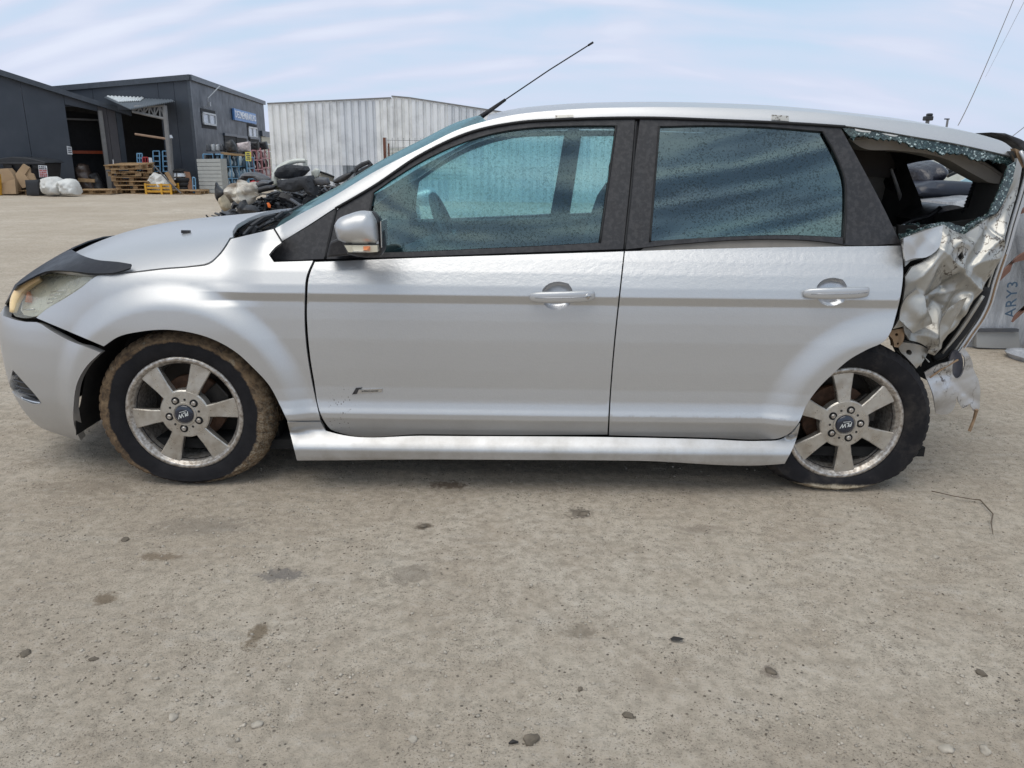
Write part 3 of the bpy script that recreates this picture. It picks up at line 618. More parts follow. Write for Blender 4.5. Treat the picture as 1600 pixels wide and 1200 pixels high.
# ---- door handles with their cups
def handle(px0, door, lock):
    q = invert(F_body, smooth_px(cup_px(px0, lock), step=5)); V2, T = cdt(q, (), .008); d = bdist(q, V2)
    dz = .030*(1-np.exp(-d/.012)); P3 = F_body(V2[:, 0], V2[:, 1]); P3[:, 1] += dz; mesh_obj('handle_cup', P3, T, cupm, door, True)
    yo = 0 if lock else -6
    ax = [(px0+2, 464), (px0+12, 463.3), (px0+30, 462.8), (px0+55, 462.2), (px0+80, 461.5), (px0+100, 461), (px0+106, 460.8)]
    q = invert(F_body, [(a, c+yo) for a, c in ax]); rr = [.012, .020, .0225, .0225, .0225, .021, .014]; oo = [.008, .018, .028, .032, .028, .018, .008]
    vs = []; n = 12
    for i, a in enumerate(q):
        p = F_body(*a)
        for k in range(n):
            t = 2*math.pi*k/n; ce = (abs(math.cos(t))**.7)*np.sign(math.cos(t)); se = (abs(math.sin(t))**.7)*np.sign(math.sin(t))
            vs.append((p[0], p[1]-oo[i]-.5*rr[i]*ce, p[2]+rr[i]*se))
    m = len(q); fs = [(i*n+k, (i+1)*n+k, (i+1)*n+(k+1) % n, i*n+(k+1) % n) for i in range(m-1) for k in range(n)]+[tuple(range(n)), tuple((m-1)*n+k for k in range(n))[::-1]]
    hd_ = mesh_obj('door_handle', vs, fs, silver, door, True)
    s_ = hd_.modifiers.new('subdivision', 'SUBSURF'); s_.levels = 1; s_.render_levels = 2
    m = MB(); m.path([np.array(F_body(*a))+np.array([0, -o-.5*r-.0005, .0]) for a, o, r in zip(q[1:-1], oo[1:-1], rr[1:-1])], .0014, 5); m.build('handle_groove', cupm, door, True)
    if lock:
        c = Vector(F_body(*invert(F_body, [(px0+92, 461)])[0]))+Vector((0, -.028, 0)); m = MB(); m.lathe([(.0, -.006), (.007, -.006), (.0085, -.003), (.0115, -.003), (.0125, 0), (.0125, .02)], 20, tuple(c)); l_ = m.build('door_lock', chrome, door, True)
        m = MB(); m.box(c+Vector((0, -.0065, 0)), (.0016, .001, .007)); m.build('key_slot', rubber, door)
cupm = pmat('handle_cup_paint', (.50, .51, .53), .3, metal=.7, coat=.3, var=.03)
handle(824, dfn, True); handle(1251, drn, False)
# ---- badge
bs = [(550, 616.5), (556, 606.5), (566, 605.8), (564, 608), (560.5, 608.2), (557.5, 615.5)]
pskin('door_badge', F_off(-.004), bs, black_plastic, dfn, res=.02, lip=.004)
bp = pskin('badge_plate', F_off(-.004), [(558, 615.2), (560.5, 609), (597.5, 607.2), (596.5, 612.6)], chrome, dfn, res=.02, lip=.004)
c = Vector(F_off(-.0055)(*invert(F_off(-.0055), [(578, 611.3)])[0])); text_mesh('badge_text', 'SUPERCHARGED', .0085, rubber, frame(c, (1, 0, .045), (0, 0, 1)), dfn, .0003, 1.05)
# ---- door mirror
mouter = [(524, 352), (530, 342), (545, 334.5), (568, 329.5), (580, 331), (588, 342), (592, 362), (593, 380), (568, 380.5), (541, 378.5), (530, 374), (526, 362)]
mir = pillow('mirror_housing', mouter, CD-.165, .13, silver, dfn, bulge=.7, res=.010)
pillow('mirror_rim', [(531, 350), (545, 336), (568, 330), (584, 330.5), (594, 340), (598.5, 354), (601, 372), (601.5, 390), (597, 398), (588, 400), (560, 399.5), (546, 396), (541, 387), (536, 376), (530, 362)], CD-.135, .12, black_plastic, dfn, bulge=.6, res=.012)
lamp_tint = pmat('mirror_lamp', (.62, .58, .46), .2, coat=.8, var=.1)
pillow('mirror_indicator', [(541.5, 381.5), (592.5, 381.5), (593, 391.5), (570, 393), (547.5, 392)], CD-.172, .115, lamp_tint, dfn, bulge=.35, res=.015)
pillow('mirror_bulb', [(571, 383), (581, 383), (581, 390), (571, 390)], CD-.178, .115, amber2, dfn, bulge=.3, res=.01)
arm = [(509, 403), (515, 378), (530, 372), (560, 384), (562, 397), (540, 400)]
ao = [onplane(p[0], p[1], (0, -.06, 0), (0, 1, 0)) for p in arm]; m = MB(); m.prism(ao, (0, .17, 0)); m.build('mirror_arm', black_plastic, dfn, bevel=.008)
m = MB(); cm = V(598, 365, CD-.15); m.box(cm+Vector((.0, .03, .0)), (.003, .13, .09)); m.build('mirror_glass', chrome, dfn)
MB().prism([(p.x, 2*YC-p.y, p.z) for p in ao], (0, -.17, 0)).build('mirror_arm', black_plastic, dff)
mv = mesh_obj('mirror_housing', [(v.co.x, 2*YC-v.co.y, v.co.z) for v in mir.data.vertices], [tuple(p.vertices)[::-1] for p in mir.data.polygons], silver, dff, True)
# ---- aerial on the roof
base = V(741, 190, CD+.62); tip = V(927, 66, CD+.62); mid = V(790, 155.5, CD+.62); tp2 = V(919, 71, CD+.62); d0 = (mid-base).normalized()
an = MB(); an.path([base-d0*.06, base, base+d0*.05, mid], [.016, .012, .010, .006], 8); ao_ = an.build('aerial_base', rubber, car, True)
MB().path([mid, mid.lerp(tip, .5)+Vector((0, 0, .004)), tip], .0028, 6).build('aerial_mast', rubber, ao_, True)
MB().path([tp2, tip], .0045, 6).build('aerial_tip', rubber, ao_, True)
# ---- wheels
alloy = pmat('dull_alloy', (.56, .53, .49), .36, metal=.65, var=.12, scale=20, bump=.2, bscale=200, dist=.0006, dirt=.75, dcol=(.17, .13, .095), dscale=70, dth=(.40, .62))
alloy_face = pmat('alloy_face', (.56, .54, .50), .32, metal=.7, var=.08, scale=16, bump=.1, bscale=200, dist=.0005, dirt=.55, dcol=(.25, .20, .145), dscale=14, dth=(.42, .66))
rust = pmat('brown_rust', (.14, .075, .045), .75, metal=.2, var=.4, scale=30, bump=.4, dirt=.5, dcol=(.05, .04, .035), dscale=12)
dark_metal = pmat('dark_metal', (.05, .045, .04), .6, metal=.5, var=.4, dirt=.5, dcol=(.12, .09, .06), dscale=10)
capblue = pmat('cap_blue', (.012, .018, .035), .25, coat=.6); capwhite = pmat('cap_letters', (.6, .62, .6), .4)
def tyre_mat(name, front):
    b = NB(name); sp = b.n('ShaderNodeSeparateXYZ'); b.l(b.tc, sp.inputs[0]); x, y, z = sp.outputs
    r = b.math('SQRT', b.math('ADD', b.math('MULTIPLY', x, x), b.math('MULTIPLY', z, z)))
    nz = b.noise(14, 6, .65); fine = b.noise(120, 4, .7)
    base = b.ramp(nz, (.3, (.008, .008, .010)), (.7, (.018, .017, .019)))
    ang = b.noise(30, 5, .6, sc3=(1, 1, 1))
    if front:
        thr = b.math('ADD', .273, b.math('MULTIPLY', nz, .040)); m = b.ramp(b.math('MULTIPLY', b.math('SUBTRACT', r, thr), 40), (.0, 0.0), (.25, .92))
        # streaks where the mud has worn through
        m = b.math('MULTIPLY', m, b.ramp(b.noise(26, 6, .7, dist=1.5), (.36, .35), (.56, 1.0)))
        mudc = b.ramp(b.noise(24, 6, .65), (.3, (.11, .07, .04)), (.7, (.25, .175, .105)))
        pale = b.math('MULTIPLY', b.ramp(b.noise(13, 6, .6), (.60, 0.0), (.64, 1.0)), b.ramp(fine, (.42, .3), (.55, 1.0)))
        low_ = b.ramp(b.math('ADD', b.math('MULTIPLY', z, -1.6), b.math('MULTIPLY', x, 1.8)), (.28, 0.0), (.62, 1.0))
        pale = b.math('MAXIMUM', pale, b.math('MULTIPLY', low_, b.ramp(fine, (.47, 0.0), (.55, 1.0))))
        mudc = b.mix(b.math('MULTIPLY', pale, .85), mudc, (.30, .25, .18)); c = b.mix(m, base, mudc); hm = b.math('ADD', m, b.math('MULTIPLY', fine, .8))
    else:
        m = b.math('MULTIPLY', b.ramp(b.math('ADD', b.math('MULTIPLY', z, -1), b.math('MULTIPLY', nz, .03)), (.268, 0.0), (.276, 1.0)), b.ramp(x, (0, 1), (.16, 1.0)))
        m = b.math('MULTIPLY', m, b.ramp(fine, (.35, .55), (.5, 1.0)))
        c = b.mix(m, base, b.ramp(b.noise(30, 5), (.3, (.30, .24, .16)), (.7, (.48, .42, .32)))); c = b.mix(b.math('MULTIPLY', b.ramp(b.noise(7, 7, .7), (.5, 0.0), (.8, .5)), 1.0), c, (.10, .085, .07)); hm = b.math('ADD', m, b.math('MULTIPLY', fine, .5))
    return b.done(b.bsdf(col=c, rough=b.ramp(m, (0, .75), (1, .92)), spec=.22, normal=b.bump(hm, .5, .003)))
tyreF = tyre_mat('muddy_tyre', True); tyreR = tyre_mat('dusty_tyre', False)
def wheel(x, y, z, tm, spoke0, bolt0, rot_text, label):
    W = empty('wheel', (x, y, z), parent=car); W.matrix_parent_inverse = Matrix.Translation(-car.location); W['label'] = label
    prof = [(.200, .03), (.231, .010), (.236, .000), (.243, -.006), (.252, -.009), (.262, -.0125), (.285, -.0140), (.300, -.0125), (.306, -.0130), (.314, -.007), (.324, .004), (.331, .016), (.3355, .028)]
    for g0 in (.058, .098, .138): prof += [(.337, g0-.006), (.337, g0-.0055), (.329, g0-.004), (.329, g0+.004), (.337, g0+.0055), (.337, g0+.006)]
    prof += [(.3355, .170), (.328, .184), (.300, .200), (.250, .200), (.205, .185)]
    n = 216; vs = MB(); 
    def amp(j, k):
        r, h = prof[j]
        if .322 < r < .3365 and (h < .04 or h > .16): return -.006 if k % 4 == 0 else 0
        if r > .3365: return -.005 if (k+int(h*60)) % 5 == 0 else 0
        if .30 < r < .322 and h < .02: return -.0015 if k % 8 < 2 else 0
        return 0
    vs.lathe(prof, n, amp=amp)
    out = []
    for a, h, c in vs.v:
        r = math.hypot(a, c); zz = c
        if c < -.215:
            t = (-c-.215)/(.337-.215); zz = -(.215+(z-.215)*min(1, t*1.04)); h -= .016*t*t*(1 if h < .1 else -1)
        a2 = a*(1+.050*max(0, min(1, (r-.24)/.08))*(1-.35*min(1, max(0, c)/.3)))
        out.append((a2, h, zz))
    vs.v = out; vs.build('tyre', tm, W, True, local=True); autosmooth(W.children[-1], 32)
    m = MB(); m.lathe([(.236, .022), (.2375, .012), (.2365, .003), (.231, -.0035), (.222, -.0045), (.2165, -.001), (.2145, .006), (.209, .010), (.2045, .020), (.199, .060), (.193, .17), (.19, .185)], 96); rim = m.build('rim', alloy, W, True, local=True); autosmooth(rim, 50)
    m = MB(); m.lathe([(.001, .168), (.12, .165), (.19, .175)], 40); m.build('wheel_back', dark_metal, W, True, local=True)
    m = MB(); m.lathe([(.001, .06), (.075, .06), (.08, .095), (.134, .097), (.136, .102), (.136, .118), (.05, .12)], 48); autosmooth(m.build('brake_disc', rust, W, local=True), 30)
    m = MB(); a = R_(20); m.prism([(.08*math.cos(a-.5), .075, .08*math.sin(a-.5)), (.155*math.cos(a-.45), .075, .155*math.sin(a-.45)), (.165*math.cos(a), .07, .165*math.sin(a)), (.155*math.cos(a+.45), .075, .155*math.sin(a+.45)), (.08*math.cos(a+.5), .075, .08*math.sin(a+.5))], (0, .07, 0)); m.build('brake_caliper', dark_metal, W, local=True, bevel=.006)
    for k in range(6):
        t = R_(spoke0+60*k); c_, s_ = math.cos(t), math.sin(t)
        def P(r, w, h): return (r*c_-w*s_, h, r*s_+w*c_)
        ring = [(.080, .030), (.094, .0255), (.13, .029), (.19, .0395), (.2125, .044)]
        f0 = [P(r, w_-.0035, .000+.009*(r-.08)/.13) for r, w_ in ring]+[P(r, -w_+.0035, .000+.009*(r-.08)/.13) for r, w_ in ring[::-1]]
        f1 = [P(r, w_, .004+.009*(r-.08)/.13) for r, w_ in ring]+[P(r, -w_, .004+.009*(r-.08)/.13) for r, w_ in ring[::-1]]
        f2 = [P(r, w_*.86, .042) for r, w_ in ring]+[P(r, -w_*.86, .042) for r, w_ in ring[::-1]]
        q = len(f0); m = MB(); m.add(f0+f1+f2, [tuple(range(q))]+[(i, q+i, q+(i+1) % q, (i+1) % q) for i in range(q)]+[(q+i, 2*q+i, 2*q+(i+1) % q, q+(i+1) % q) for i in range(q)])
        sp_ = m.build('spoke', alloy_face, W, local=True)
        bm_fix(sp_)
    m = MB(); m.lathe([(.001, -.001), (.040, -.001), (.0415, -.004), (.047, -.004), (.049, -.001), (.094, .0005), (.099, .005), (.099, .04)], 48); hb = m.build('hub', alloy_face, W, local=True); autosmooth(hb, 35)
    m = MB(); m.lathe([(.001, -.0115), (.020, -.011), (.032, -.009), (.0365, -.0055), (.038, -.002)], 40); autosmooth(m.build('hub_cap', capblue, W, local=True), 30)
    fr = Matrix.Translation((0, -.0125, 0)) @ Matrix.Rotation(R_(rot_text), 4, 'Y') @ frame((0, 0, 0), (1, 0, 0), (0, 0, 1))
    sh = Matrix(((1, .35, 0, 0), (0, 1, 0, 0), (0, 0, 1, 0), (0, 0, 0, 1)))
    tm_ = text_mesh('cap_logo', 'PLW', .0235, capwhite, fr @ sh, None, .0006, .92, bold=.0005); tm_.parent = W
    m = MB(); q0 = [fr @ Vector(p) for p in ((-.022, -.0125, 0), (.010, -.0155, 0), (.010, -.0135, 0), (-.020, -.0105, 0))]; m.prism(q0, (0, -.0006, 0)); m.build('cap_stripe', capwhite, W, local=True)
    for k in range(5):
        t = R_(bolt0+72*k); c = (.0615*math.cos(t), 0, .0615*math.sin(t))
        m = MB(); m.lathe([(.0165, -.0015), (.0155, -.0010), (.0145, .012)], 20, c); m.lathe([(.001, .0005), (.0162, .0004)], 20, (c[0], -.0018, c[2])); m.build('bolt_pocket', dark_void, W, local=True)
        m = MB(); m.lathe([(.001, -.0075), (.0065, -.0075), (.009, -.0055), (.0098, .004)], 12, c); autosmooth(m.build('wheel_bolt', alloy, W, local=True), 30)
        t += R_(36); c = (.0600*math.cos(t), 0, .0600*math.sin(t)); m = MB(); m.lathe([(.001, -.0016), (.0048, -.0014)], 12, c); m.build('bolt_hole', dark_void, W, local=True)
    return W
def bm_fix(o):
    import bmesh
    b = bmesh.new(); b.from_mesh(o.data); bmesh.ops.recalc_face_normals(b, faces=b.faces); b.to_mesh(o.data); b.free()
w1 = wheel(WF[0], .010, .300, tyreF, 7, 47, 158, 'front wheel with a flat tyre caked in brown mud')
w2 = wheel(WR[0], .022, .287, tyreR, 38, 3, 168, 'rear wheel with a flat black tyre, pale mud at the bottom')
for w_ in (w1, w2):
    c = copy_tree(w_, car); c.rotation_euler = (0, 0, math.pi); c.location = (w_.location.x, 2*YC-w_.location.y, w_.location.z); c['label'] = 'wheel on the far side'
# ---- structure inside the skins: wheel houses, floor, inner panels
liner = pmat('wheel_liner', (.014, .014, .014), .85, dirt=.3, dcol=(.06, .05, .04))
for (cx, cz), R0, cen, A0, A1 in ((WF, .415, WF, -12, 205), (WR, .40, (1.44, .29), 75, 130)):
    for m_ in (0, 1):
        m = MB(); n = 24; vs = []
        for i in range(n+1):
            t = R_(A0+A1*i/n)
            for y in (.035, .32): rr_ = R0+(.06*float(sstep(2.95, 3.4, t)) if cen is WF else 0); vs.append((cen[0]+rr_*math.cos(t), y if not m_ else 2*YC-y, max(.165, cen[1]+rr_*math.sin(t))))
        m.add(vs, [(2*i, 2*i+1, 2*i+3, 2*i+2) for i in range(n)]); k = len(vs)
        y = .32 if not m_ else 2*YC-.32; ring = [v_ for i, v_ in enumerate(vs) if i % 2]; m.add([(cen[0], y, cen[1])]+ring, [(0, i+1, i+2) for i in range(n)]); m.build('wheel_liner', liner, car, True)
m = MB(); m.box((.05, YC, .155), (3.3, 1.66, .04)); m.box((-.98, YC, .55), (.04, 1.6, .75)); m.box((-1.95, YC, .42), (.12, 1.3, .3)); m.box((-1.5, YC, .45), (.7, .9, .5)); m.box((1.40, YC, .24), (.45, 1.2, .12)); m.build('underbody', dark_void, car)
def circ(cx, cz, r, a0, a1, n=14): return [(cx+r*math.cos(R_(a0+(a1-a0)*i/n)), cz+r*math.sin(R_(a0+(a1-a0)*i/n))) for i in range(n+1)]
inner = [(-.90, .14), (.98, .14)]+circ(1.42, .29, .42, 196, 60)+[(1.62, .93), (-1.02, .93), (-1.2, .86), (-1.60, .80)]+circ(WF[0], WF[1], .42, 120, -12)
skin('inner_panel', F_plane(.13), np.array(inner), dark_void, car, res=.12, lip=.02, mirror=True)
# cowl, dashboard and wipers' clutter
ck = pmat('cowl_black', (.022, .023, .026), .55, bump=.4)
m = MB(); m.box((-1.02, YC, .945), (.26, 1.45, .03)); m.build('cowl', ck, car)
random.seed(11)
cw = [((392, 352), (430, 334), .018), ((372, 360), (400, 341), .012), ((402, 356), (438, 338), .012), ((430, 340), (452, 329), .015), ((365, 365), (420, 360), .010), ((412, 350), (445, 343), .008), ((380, 366), (400, 352), .014)]
for (a, b2, r) in cw:
    y = random.uniform(.26, .50); p0 = onplane(a[0], a[1]+2, (0, y, 0), (0, 1, 0)); p1 = onplane(b2[0], b2[1]+2, (0, y+.12, 0), (0, 1, 0))
    m = MB(); m.path([p0, p0.lerp(p1, .5)+Vector((0, 0, .008)), p1], [r*.5, r*.7, r*.4], 6); dd_ = (p1-p0); m.box(p0.lerp(p1, .4)+Vector((.01, .02, -.012)), (dd_.length*.6, .05, r*.8), Matrix.Rotation(random.uniform(-.3, .3), 3, 'Z') @ Matrix.Rotation(-math.atan2(dd_.z, dd_.x), 3, 'Y')); m.build('cowl_piece', ck, car)
m = MB(); m.path([V(425, 345, CD+.35), V(470, 322, CD+.6), V(455, 312, CD+.9)], .008); m.path([V(415, 350, CD+.3), V(440, 337, CD+.45), V(448, 330, CD+.6)], .006); m.build('wiper_arm', ck, car)
m = MB()
prof = [(-1.0, .60), (-1.0, .93), (-.86, .985), (-.70, 1.0), (-.60, .965), (-.58, .84), (-.66, .70), (-.72, .60)]
m.prism([(x, .22, z) for x, z in prof], (0, 1.35, 0)); m.build('dashboard', trim_grey, car, bevel=.02)
sw = Vector((-.275, .47, .965)); ax = Vector((1, 0, .42)).normalized(); e1 = Vector((0, 1, 0)); e2 = ax.cross(e1)
m = MB(); pts = [sw+(e1*math.cos(t)+e2*math.sin(t))*.185 for t in [2*math.pi*i/36 for i in range(37)]]; m.path(pts, .016, 8); m.path([sw-ax*.25, sw], .04, 8); m.path([sw+e1*.18, sw-e1*.18], .02, 6); m.path([sw, sw+e2*.18], .016, 6); m.path([sw, sw-e2*.18], .016, 6); m.build('steering_wheel', black_plastic, car, True)
seat = [(.02, .34), (.10, .30), (.36, .34), (.42, .50), (.52, .90), (.575, 1.10), (.56, 1.16), (.50, 1.17), (.455, 1.10), (.36, .80), (.28, .60), (.20, .55), (.0, .56), (-.16, .58), (-.20, .50), (-.18, .36)]
hr = [(.50, 1.19), (.565, 1.17), (.60, 1.22), (.605, 1.31), (.57, 1.345), (.525, 1.33), (.50, 1.26)]
bench = [(.98, .34), (1.45, .34), (1.60, .98), (1.575, 1.04), (1.52, 1.03), (1.40, .70), (1.34, .58), (1.0, .60), (.92, .55)]
for y0 in (.48, 1.28):
    pillow('front_seat', None, CD+y0, .46, seat_fabric, car, bulge=.25, res=.05, sz=seat); pillow('headrest', None, CD+y0, .26, seat_fabric, car, bulge=.4, res=.03, sz=hr)
pillow('rear_bench', None, CD+YC, 1.25, seat_fabric, car, bulge=.1, res=.06, sz=bench)
# added dark boxes that block light from the far rear window
m = MB(); m.box((1.10, 1.30, 1.05), (1.02, .3, .75)); m.box((.77, 1.1, 1.02), (.46, .5, .72)); m.build('window_light_block', dark_void, car, bevel=.05)
# ---- rear quarter: what the crash left
def F_q(s, z):
    s = np.asarray(s, float)+0*z; z = np.asarray(z, float)+0*s
    a = .030+.10*np.clip(s-1.50, 0, 1)+.10*np.maximum(0, z-.9)+.22*np.maximum(0, s-1.75)**2
    return np.stack([s, a, z], -1)
def tri_(x): return np.abs((x % 1)-.5)*2
def ncol(s, z, f, k): return np.array([noise.noise(Vector((a*f, k, c*f))) for a, c in zip(np.atleast_1d(s), np.atleast_1d(z))])
_rc = random.Random(21); CREASE = []
for _i in range(30):
    _th = R_(58+_rc.gauss(0, 16)) if _i % 4 else R_(_rc.uniform(-40, 20))
    CREASE.append((1.45+.62*_rc.random(), .35+.75*_rc.random(), math.cos(_th), math.sin(_th), _rc.uniform(.018, .05), _rc.uniform(.10, .30), _rc.choice((-1, 1))*_rc.uniform(.014, .034)))
for _i in range(80):
    _th = R_(58+_rc.gauss(0, 28)) if _i % 3 else R_(_rc.uniform(-60, 30))
    CREASE.append((1.44+.64*_rc.random(), .33+.78*_rc.random(), math.cos(_th), math.sin(_th), _rc.uniform(.007, .016), _rc.uniform(.03, .13), _rc.choice((-1, 1))*_rc.uniform(.006, .015)))
def crum(s, z, A=1.0):
    s = np.atleast_1d(s); z = np.atleast_1d(z); n1, n2 = ncol(s, z, 5, 2.2), ncol(s, z, 14, 7.7); u = .86*s-.50*z+.035*n1
    d = .045*tri_(u/.21+.15)+.010*n1
    for cx, cz, c_, s_, w_, l_, a in CREASE:
        t = -(s-cx)*s_+(z-cz)*c_+.012*n1; l = (s-cx)*c_+(z-cz)*s_; d = d+a*np.exp(-np.abs(t)/w_)*np.exp(-(l/l_)**2)
    d = d+.0035*n2-.030*np.exp(-((s-1.735)**2/.0012+(z-.77)**2/.0018)**2)
    return 1.2*A*(d-.025)
quart = [(1409, 373), (1414, 405), (1414, 440), (1408, 480), (1399, 508), (1394, 514), (1412, 510), (1414, 520), (1422, 532), (1438, 536), (1451, 544), (1448, 551), (1459, 555), (1470, 544), (1472, 534), (1480, 523), (1490, 515), (1502, 496), (1512, 478), (1530, 458), (1541, 440), (1554, 420), (1565, 389), (1573, 354), (1582, 326), (1590, 301), (1597, 262), (1589, 247), (1585, 268), (1578, 292), (1569, 316), (1560, 333), (1537, 346), (1508, 367), (1492, 362), (1475, 351), (1440, 361)]
qq = invert(F_q, smooth_px(quart, step=6, corner=22))
_hs = [invert(F_q, smooth_px(h, 4, 15)) for h in ([(1413, 418), (1424, 408), (1438, 402), (1446, 401), (1438, 408), (1424, 417), (1416, 430), (1412, 436)], [(1500, 492), (1506, 486), (1508, 497), (1502, 506)], [(1486, 400), (1492, 392), (1494, 402), (1489, 409)])]
rq = skin('quarter_panel', F_q, qq, silver_crumpled, car, holes=_hs, res=.0065, lip=.012, disp=lambda s, z: crum(s, z)*sstep(0, .05, bdist(qq, np.stack([s, z], -1))+.012), label='rear quarter panel crumpled into deep folds')
# raised flap of bare sheet folded over near the shut line
pskin('torn_flap', lambda s, z: F_q(s, z)-np.array([0, .035, 0]), [(1411, 372), (1440, 362), (1474, 352), (1470, 372), (1460, 392), (1446, 402), (1428, 404), (1416, 408), (1412, 392)], silver, car, res=.01, lip=.006, disp=lambda s, z: crum(s, z, .35))
pskin('torn_flap', lambda s, z: F_q(s, z)-np.array([0, .040, 0]), [(1412, 470), (1430, 452), (1442, 462), (1440, 478), (1452, 494), (1455, 505), (1440, 512), (1424, 520), (1406, 500)][::1], silver_crumpled, car, res=.01, lip=.006, disp=lambda s, z: crum(s+.2, z, .5))
for pts_, o_ in (([(1490, 372), (1512, 366), (1534, 352), (1528, 372), (1518, 392), (1508, 384), (1500, 398), (1494, 384)], .03), ([(1468, 486), (1484, 470), (1500, 462), (1496, 480), (1484, 500), (1478, 516), (1470, 530), (1462, 540), (1462, 512)], .045)):
    pskin('torn_flap', lambda s, z, o_=o_: F_q(s, z)-np.array([0, o_, 0]), pts_, silver_crumpled, car, res=.008, lip=.004, disp=lambda s, z: crum(s-.1, z+.13, .8))
raw = pmat('bare_steel', (.40, .38, .34), .45, metal=.6, var=.3, scale=18, dirt=.6, dcol=(.16, .11, .07), dscale=9, bump=.4, bscale=80)
br = pmat('rusty_bracket', (.30, .20, .12), .7, metal=.2, var=.3, scale=30, dirt=.5, dcol=(.08, .05, .03), dscale=12)
def plate(name, px, y, th, mat, parent=car, hole=None, res=.03, dsp=None, label=None):
    F = F_plane(y); o = invert(F, smooth_px(px, 5)); hs = [invert(F, smooth_px(h, 4)) for h in (hole or [])]
    return skin(name, F, o, mat, parent, hs, res=res, lip=th, disp=dsp, label=label)
def ringpx(cx, cy, rx, ry, n=12): return [(cx+rx*math.cos(2*math.pi*i/n), cy+ry*math.sin(2*math.pi*i/n)) for i in range(n)]
plate('bracket', [(1392, 516), (1413, 513), (1411, 534), (1404, 543), (1397, 542), (1395, 530), (1389, 524)], .045, .03, br, hole=[ringpx(1401, 523, 2.5, 2.5), ringpx(1403, 537, 1.8, 1.8)], res=.012)
plate('wheelhouse_plate', [(1405, 535), (1440, 540), (1450, 546), (1440, 560), (1428, 574), (1414, 556), (1408, 550)], .08, .05, raw, hole=[ringpx(1420.5, 550.5, 4, 4)], res=.015, dsp=lambda s, z: crum(s, z, .3))
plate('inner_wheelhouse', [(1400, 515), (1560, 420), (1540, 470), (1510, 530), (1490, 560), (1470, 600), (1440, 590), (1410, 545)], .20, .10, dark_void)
m = MB(); m.path([V(1438, 572, CD+.07), V(1443, 556, CD+.06), V(1452, 566, CD+.05)], .003); m.path([V(1430, 574, CD+.09), V(1444, 556, CD+.09)], .004); m.build('loose_wire', raw, car)
# rubber seal and the inner edge of the boot opening, sweeping down
def sweep(name, px, y, r, mat, r2=None):
    q = smooth_px(px, closed=False, step=10); ys = y if isinstance(y, (list, tuple)) else [y]*2
    pts = [onplane(a[0], a[1], (0, ys[0]+(ys[1]-ys[0])*i/(len(q)-1), 0), (0, 1, 0)) for i, a in enumerate(q)]
    n = len(pts); m = MB(); m.path(pts, [r*(.55+.45*math.sin(math.pi*min(1, .15+i/n))) for i in range(n)], 10); return m.build(name, mat, car, True)
sweep('boot_seal', [(1540, 448), (1530, 472), (1512, 500), (1492, 530), (1470, 556), (1458, 560)], (.16, .16), .028, rubber)
sweep('boot_edge', [(1536, 462), (1520, 486), (1503, 512), (1486, 535), (1472, 552)], (.12, .13), .009, raw)
# ---- tailgate seen edge-on, and its inner trim
tg_px = [(1592, 236), (1601, 262), (1594, 296), (1585, 326), (1576, 356), (1568, 386), (1557, 418), (1548, 446), (1541, 472), (1530, 496), (1512, 522), (1496, 546), (1486, 558)]
tq = [onplane(p[0], p[1], (0, .17, 0), (0, 1, 0)) for p in smooth_px(tg_px, closed=False, step=12)]
tqa = np.array([tuple(p) for p in tq]); _o = np.argsort(tqa[:, 2]); zt, xt = tqa[_o, 2], tqa[_o, 0]
def F_t(dx):
    def F(y, z):
        y = np.asarray(y, float)+0*z; z = np.asarray(z, float)+0*y; t = (y-YC)/(YC-.17)
        return np.stack([np.interp(z, zt, xt)+.09*(1-t*t)+dx, y, z], -1)
    return F
z0, z1 = zt[0], zt[-1]; tout = [(.17, z0)]+[(.17, a) for a in np.arange(z0+.04, z1, .04)]+[(.17, z1), (.5, z1+.0), (1.29, z1), (1.62, z1)]+[(1.62, a) for a in np.arange(z1-.04, z0, -.06)]+[(1.62, z0)]
farw = [(1417, 256), (1440, 251), (1484, 250), (1501, 254), (1520, 263), (1529, 275), (1522, 295), (1513, 324), (1482, 330), (1446, 337), (1434, 300), (1424, 276)]
def holeon(F):
    return invert(F, smooth_px(farw, 6), np.array([[1.45-.75*(p[0]-1416)/113, 1.25-(p[1]-250)*.003] for p in smooth_px(farw, 6)]))
tgo = skin('tailgate', F_t(.03), np.array(tout), silver, car, [holeon(F_t(.03))], res=.05, lip=.01, label='tailgate bent open at the damaged corner, its glass gone')
skin('tailgate_trim', F_t(-.02), np.array(tout), trim_grey, car, [holeon(F_t(-.02))], res=.05, lip=0)
for dx, r, mt in ((0, .007, silver), (-.018, .0045, raw), (.012, .004, br)):
    k0 = 0 if mt is silver else len(tq)//2; m = MB(); m.path([p+Vector((dx, -.01-.004*(dx < 0), 0)) for p in tq[k0:]], r, 7); m.build('tailgate_edge', mt, tgo, True)
sp = [(1548, 206.5), (1572, 208), (1596, 217), (1622, 232), (1616, 247), (1602, 240), (1590, 226), (1572, 214)]
m = MB(); m.prism([onplane(p[0], p[1], (0, .34, 0), (0, 1, 0)) for p in sp], (0, 1.1, 0)); m.build('spoiler', black_plastic, car, bevel=.008)
plate('tailgate_hinge_panel', [(1586, 232), (1600, 238), (1606, 262), (1597, 262), (1590, 247)], .17, .03, br, res=.02)
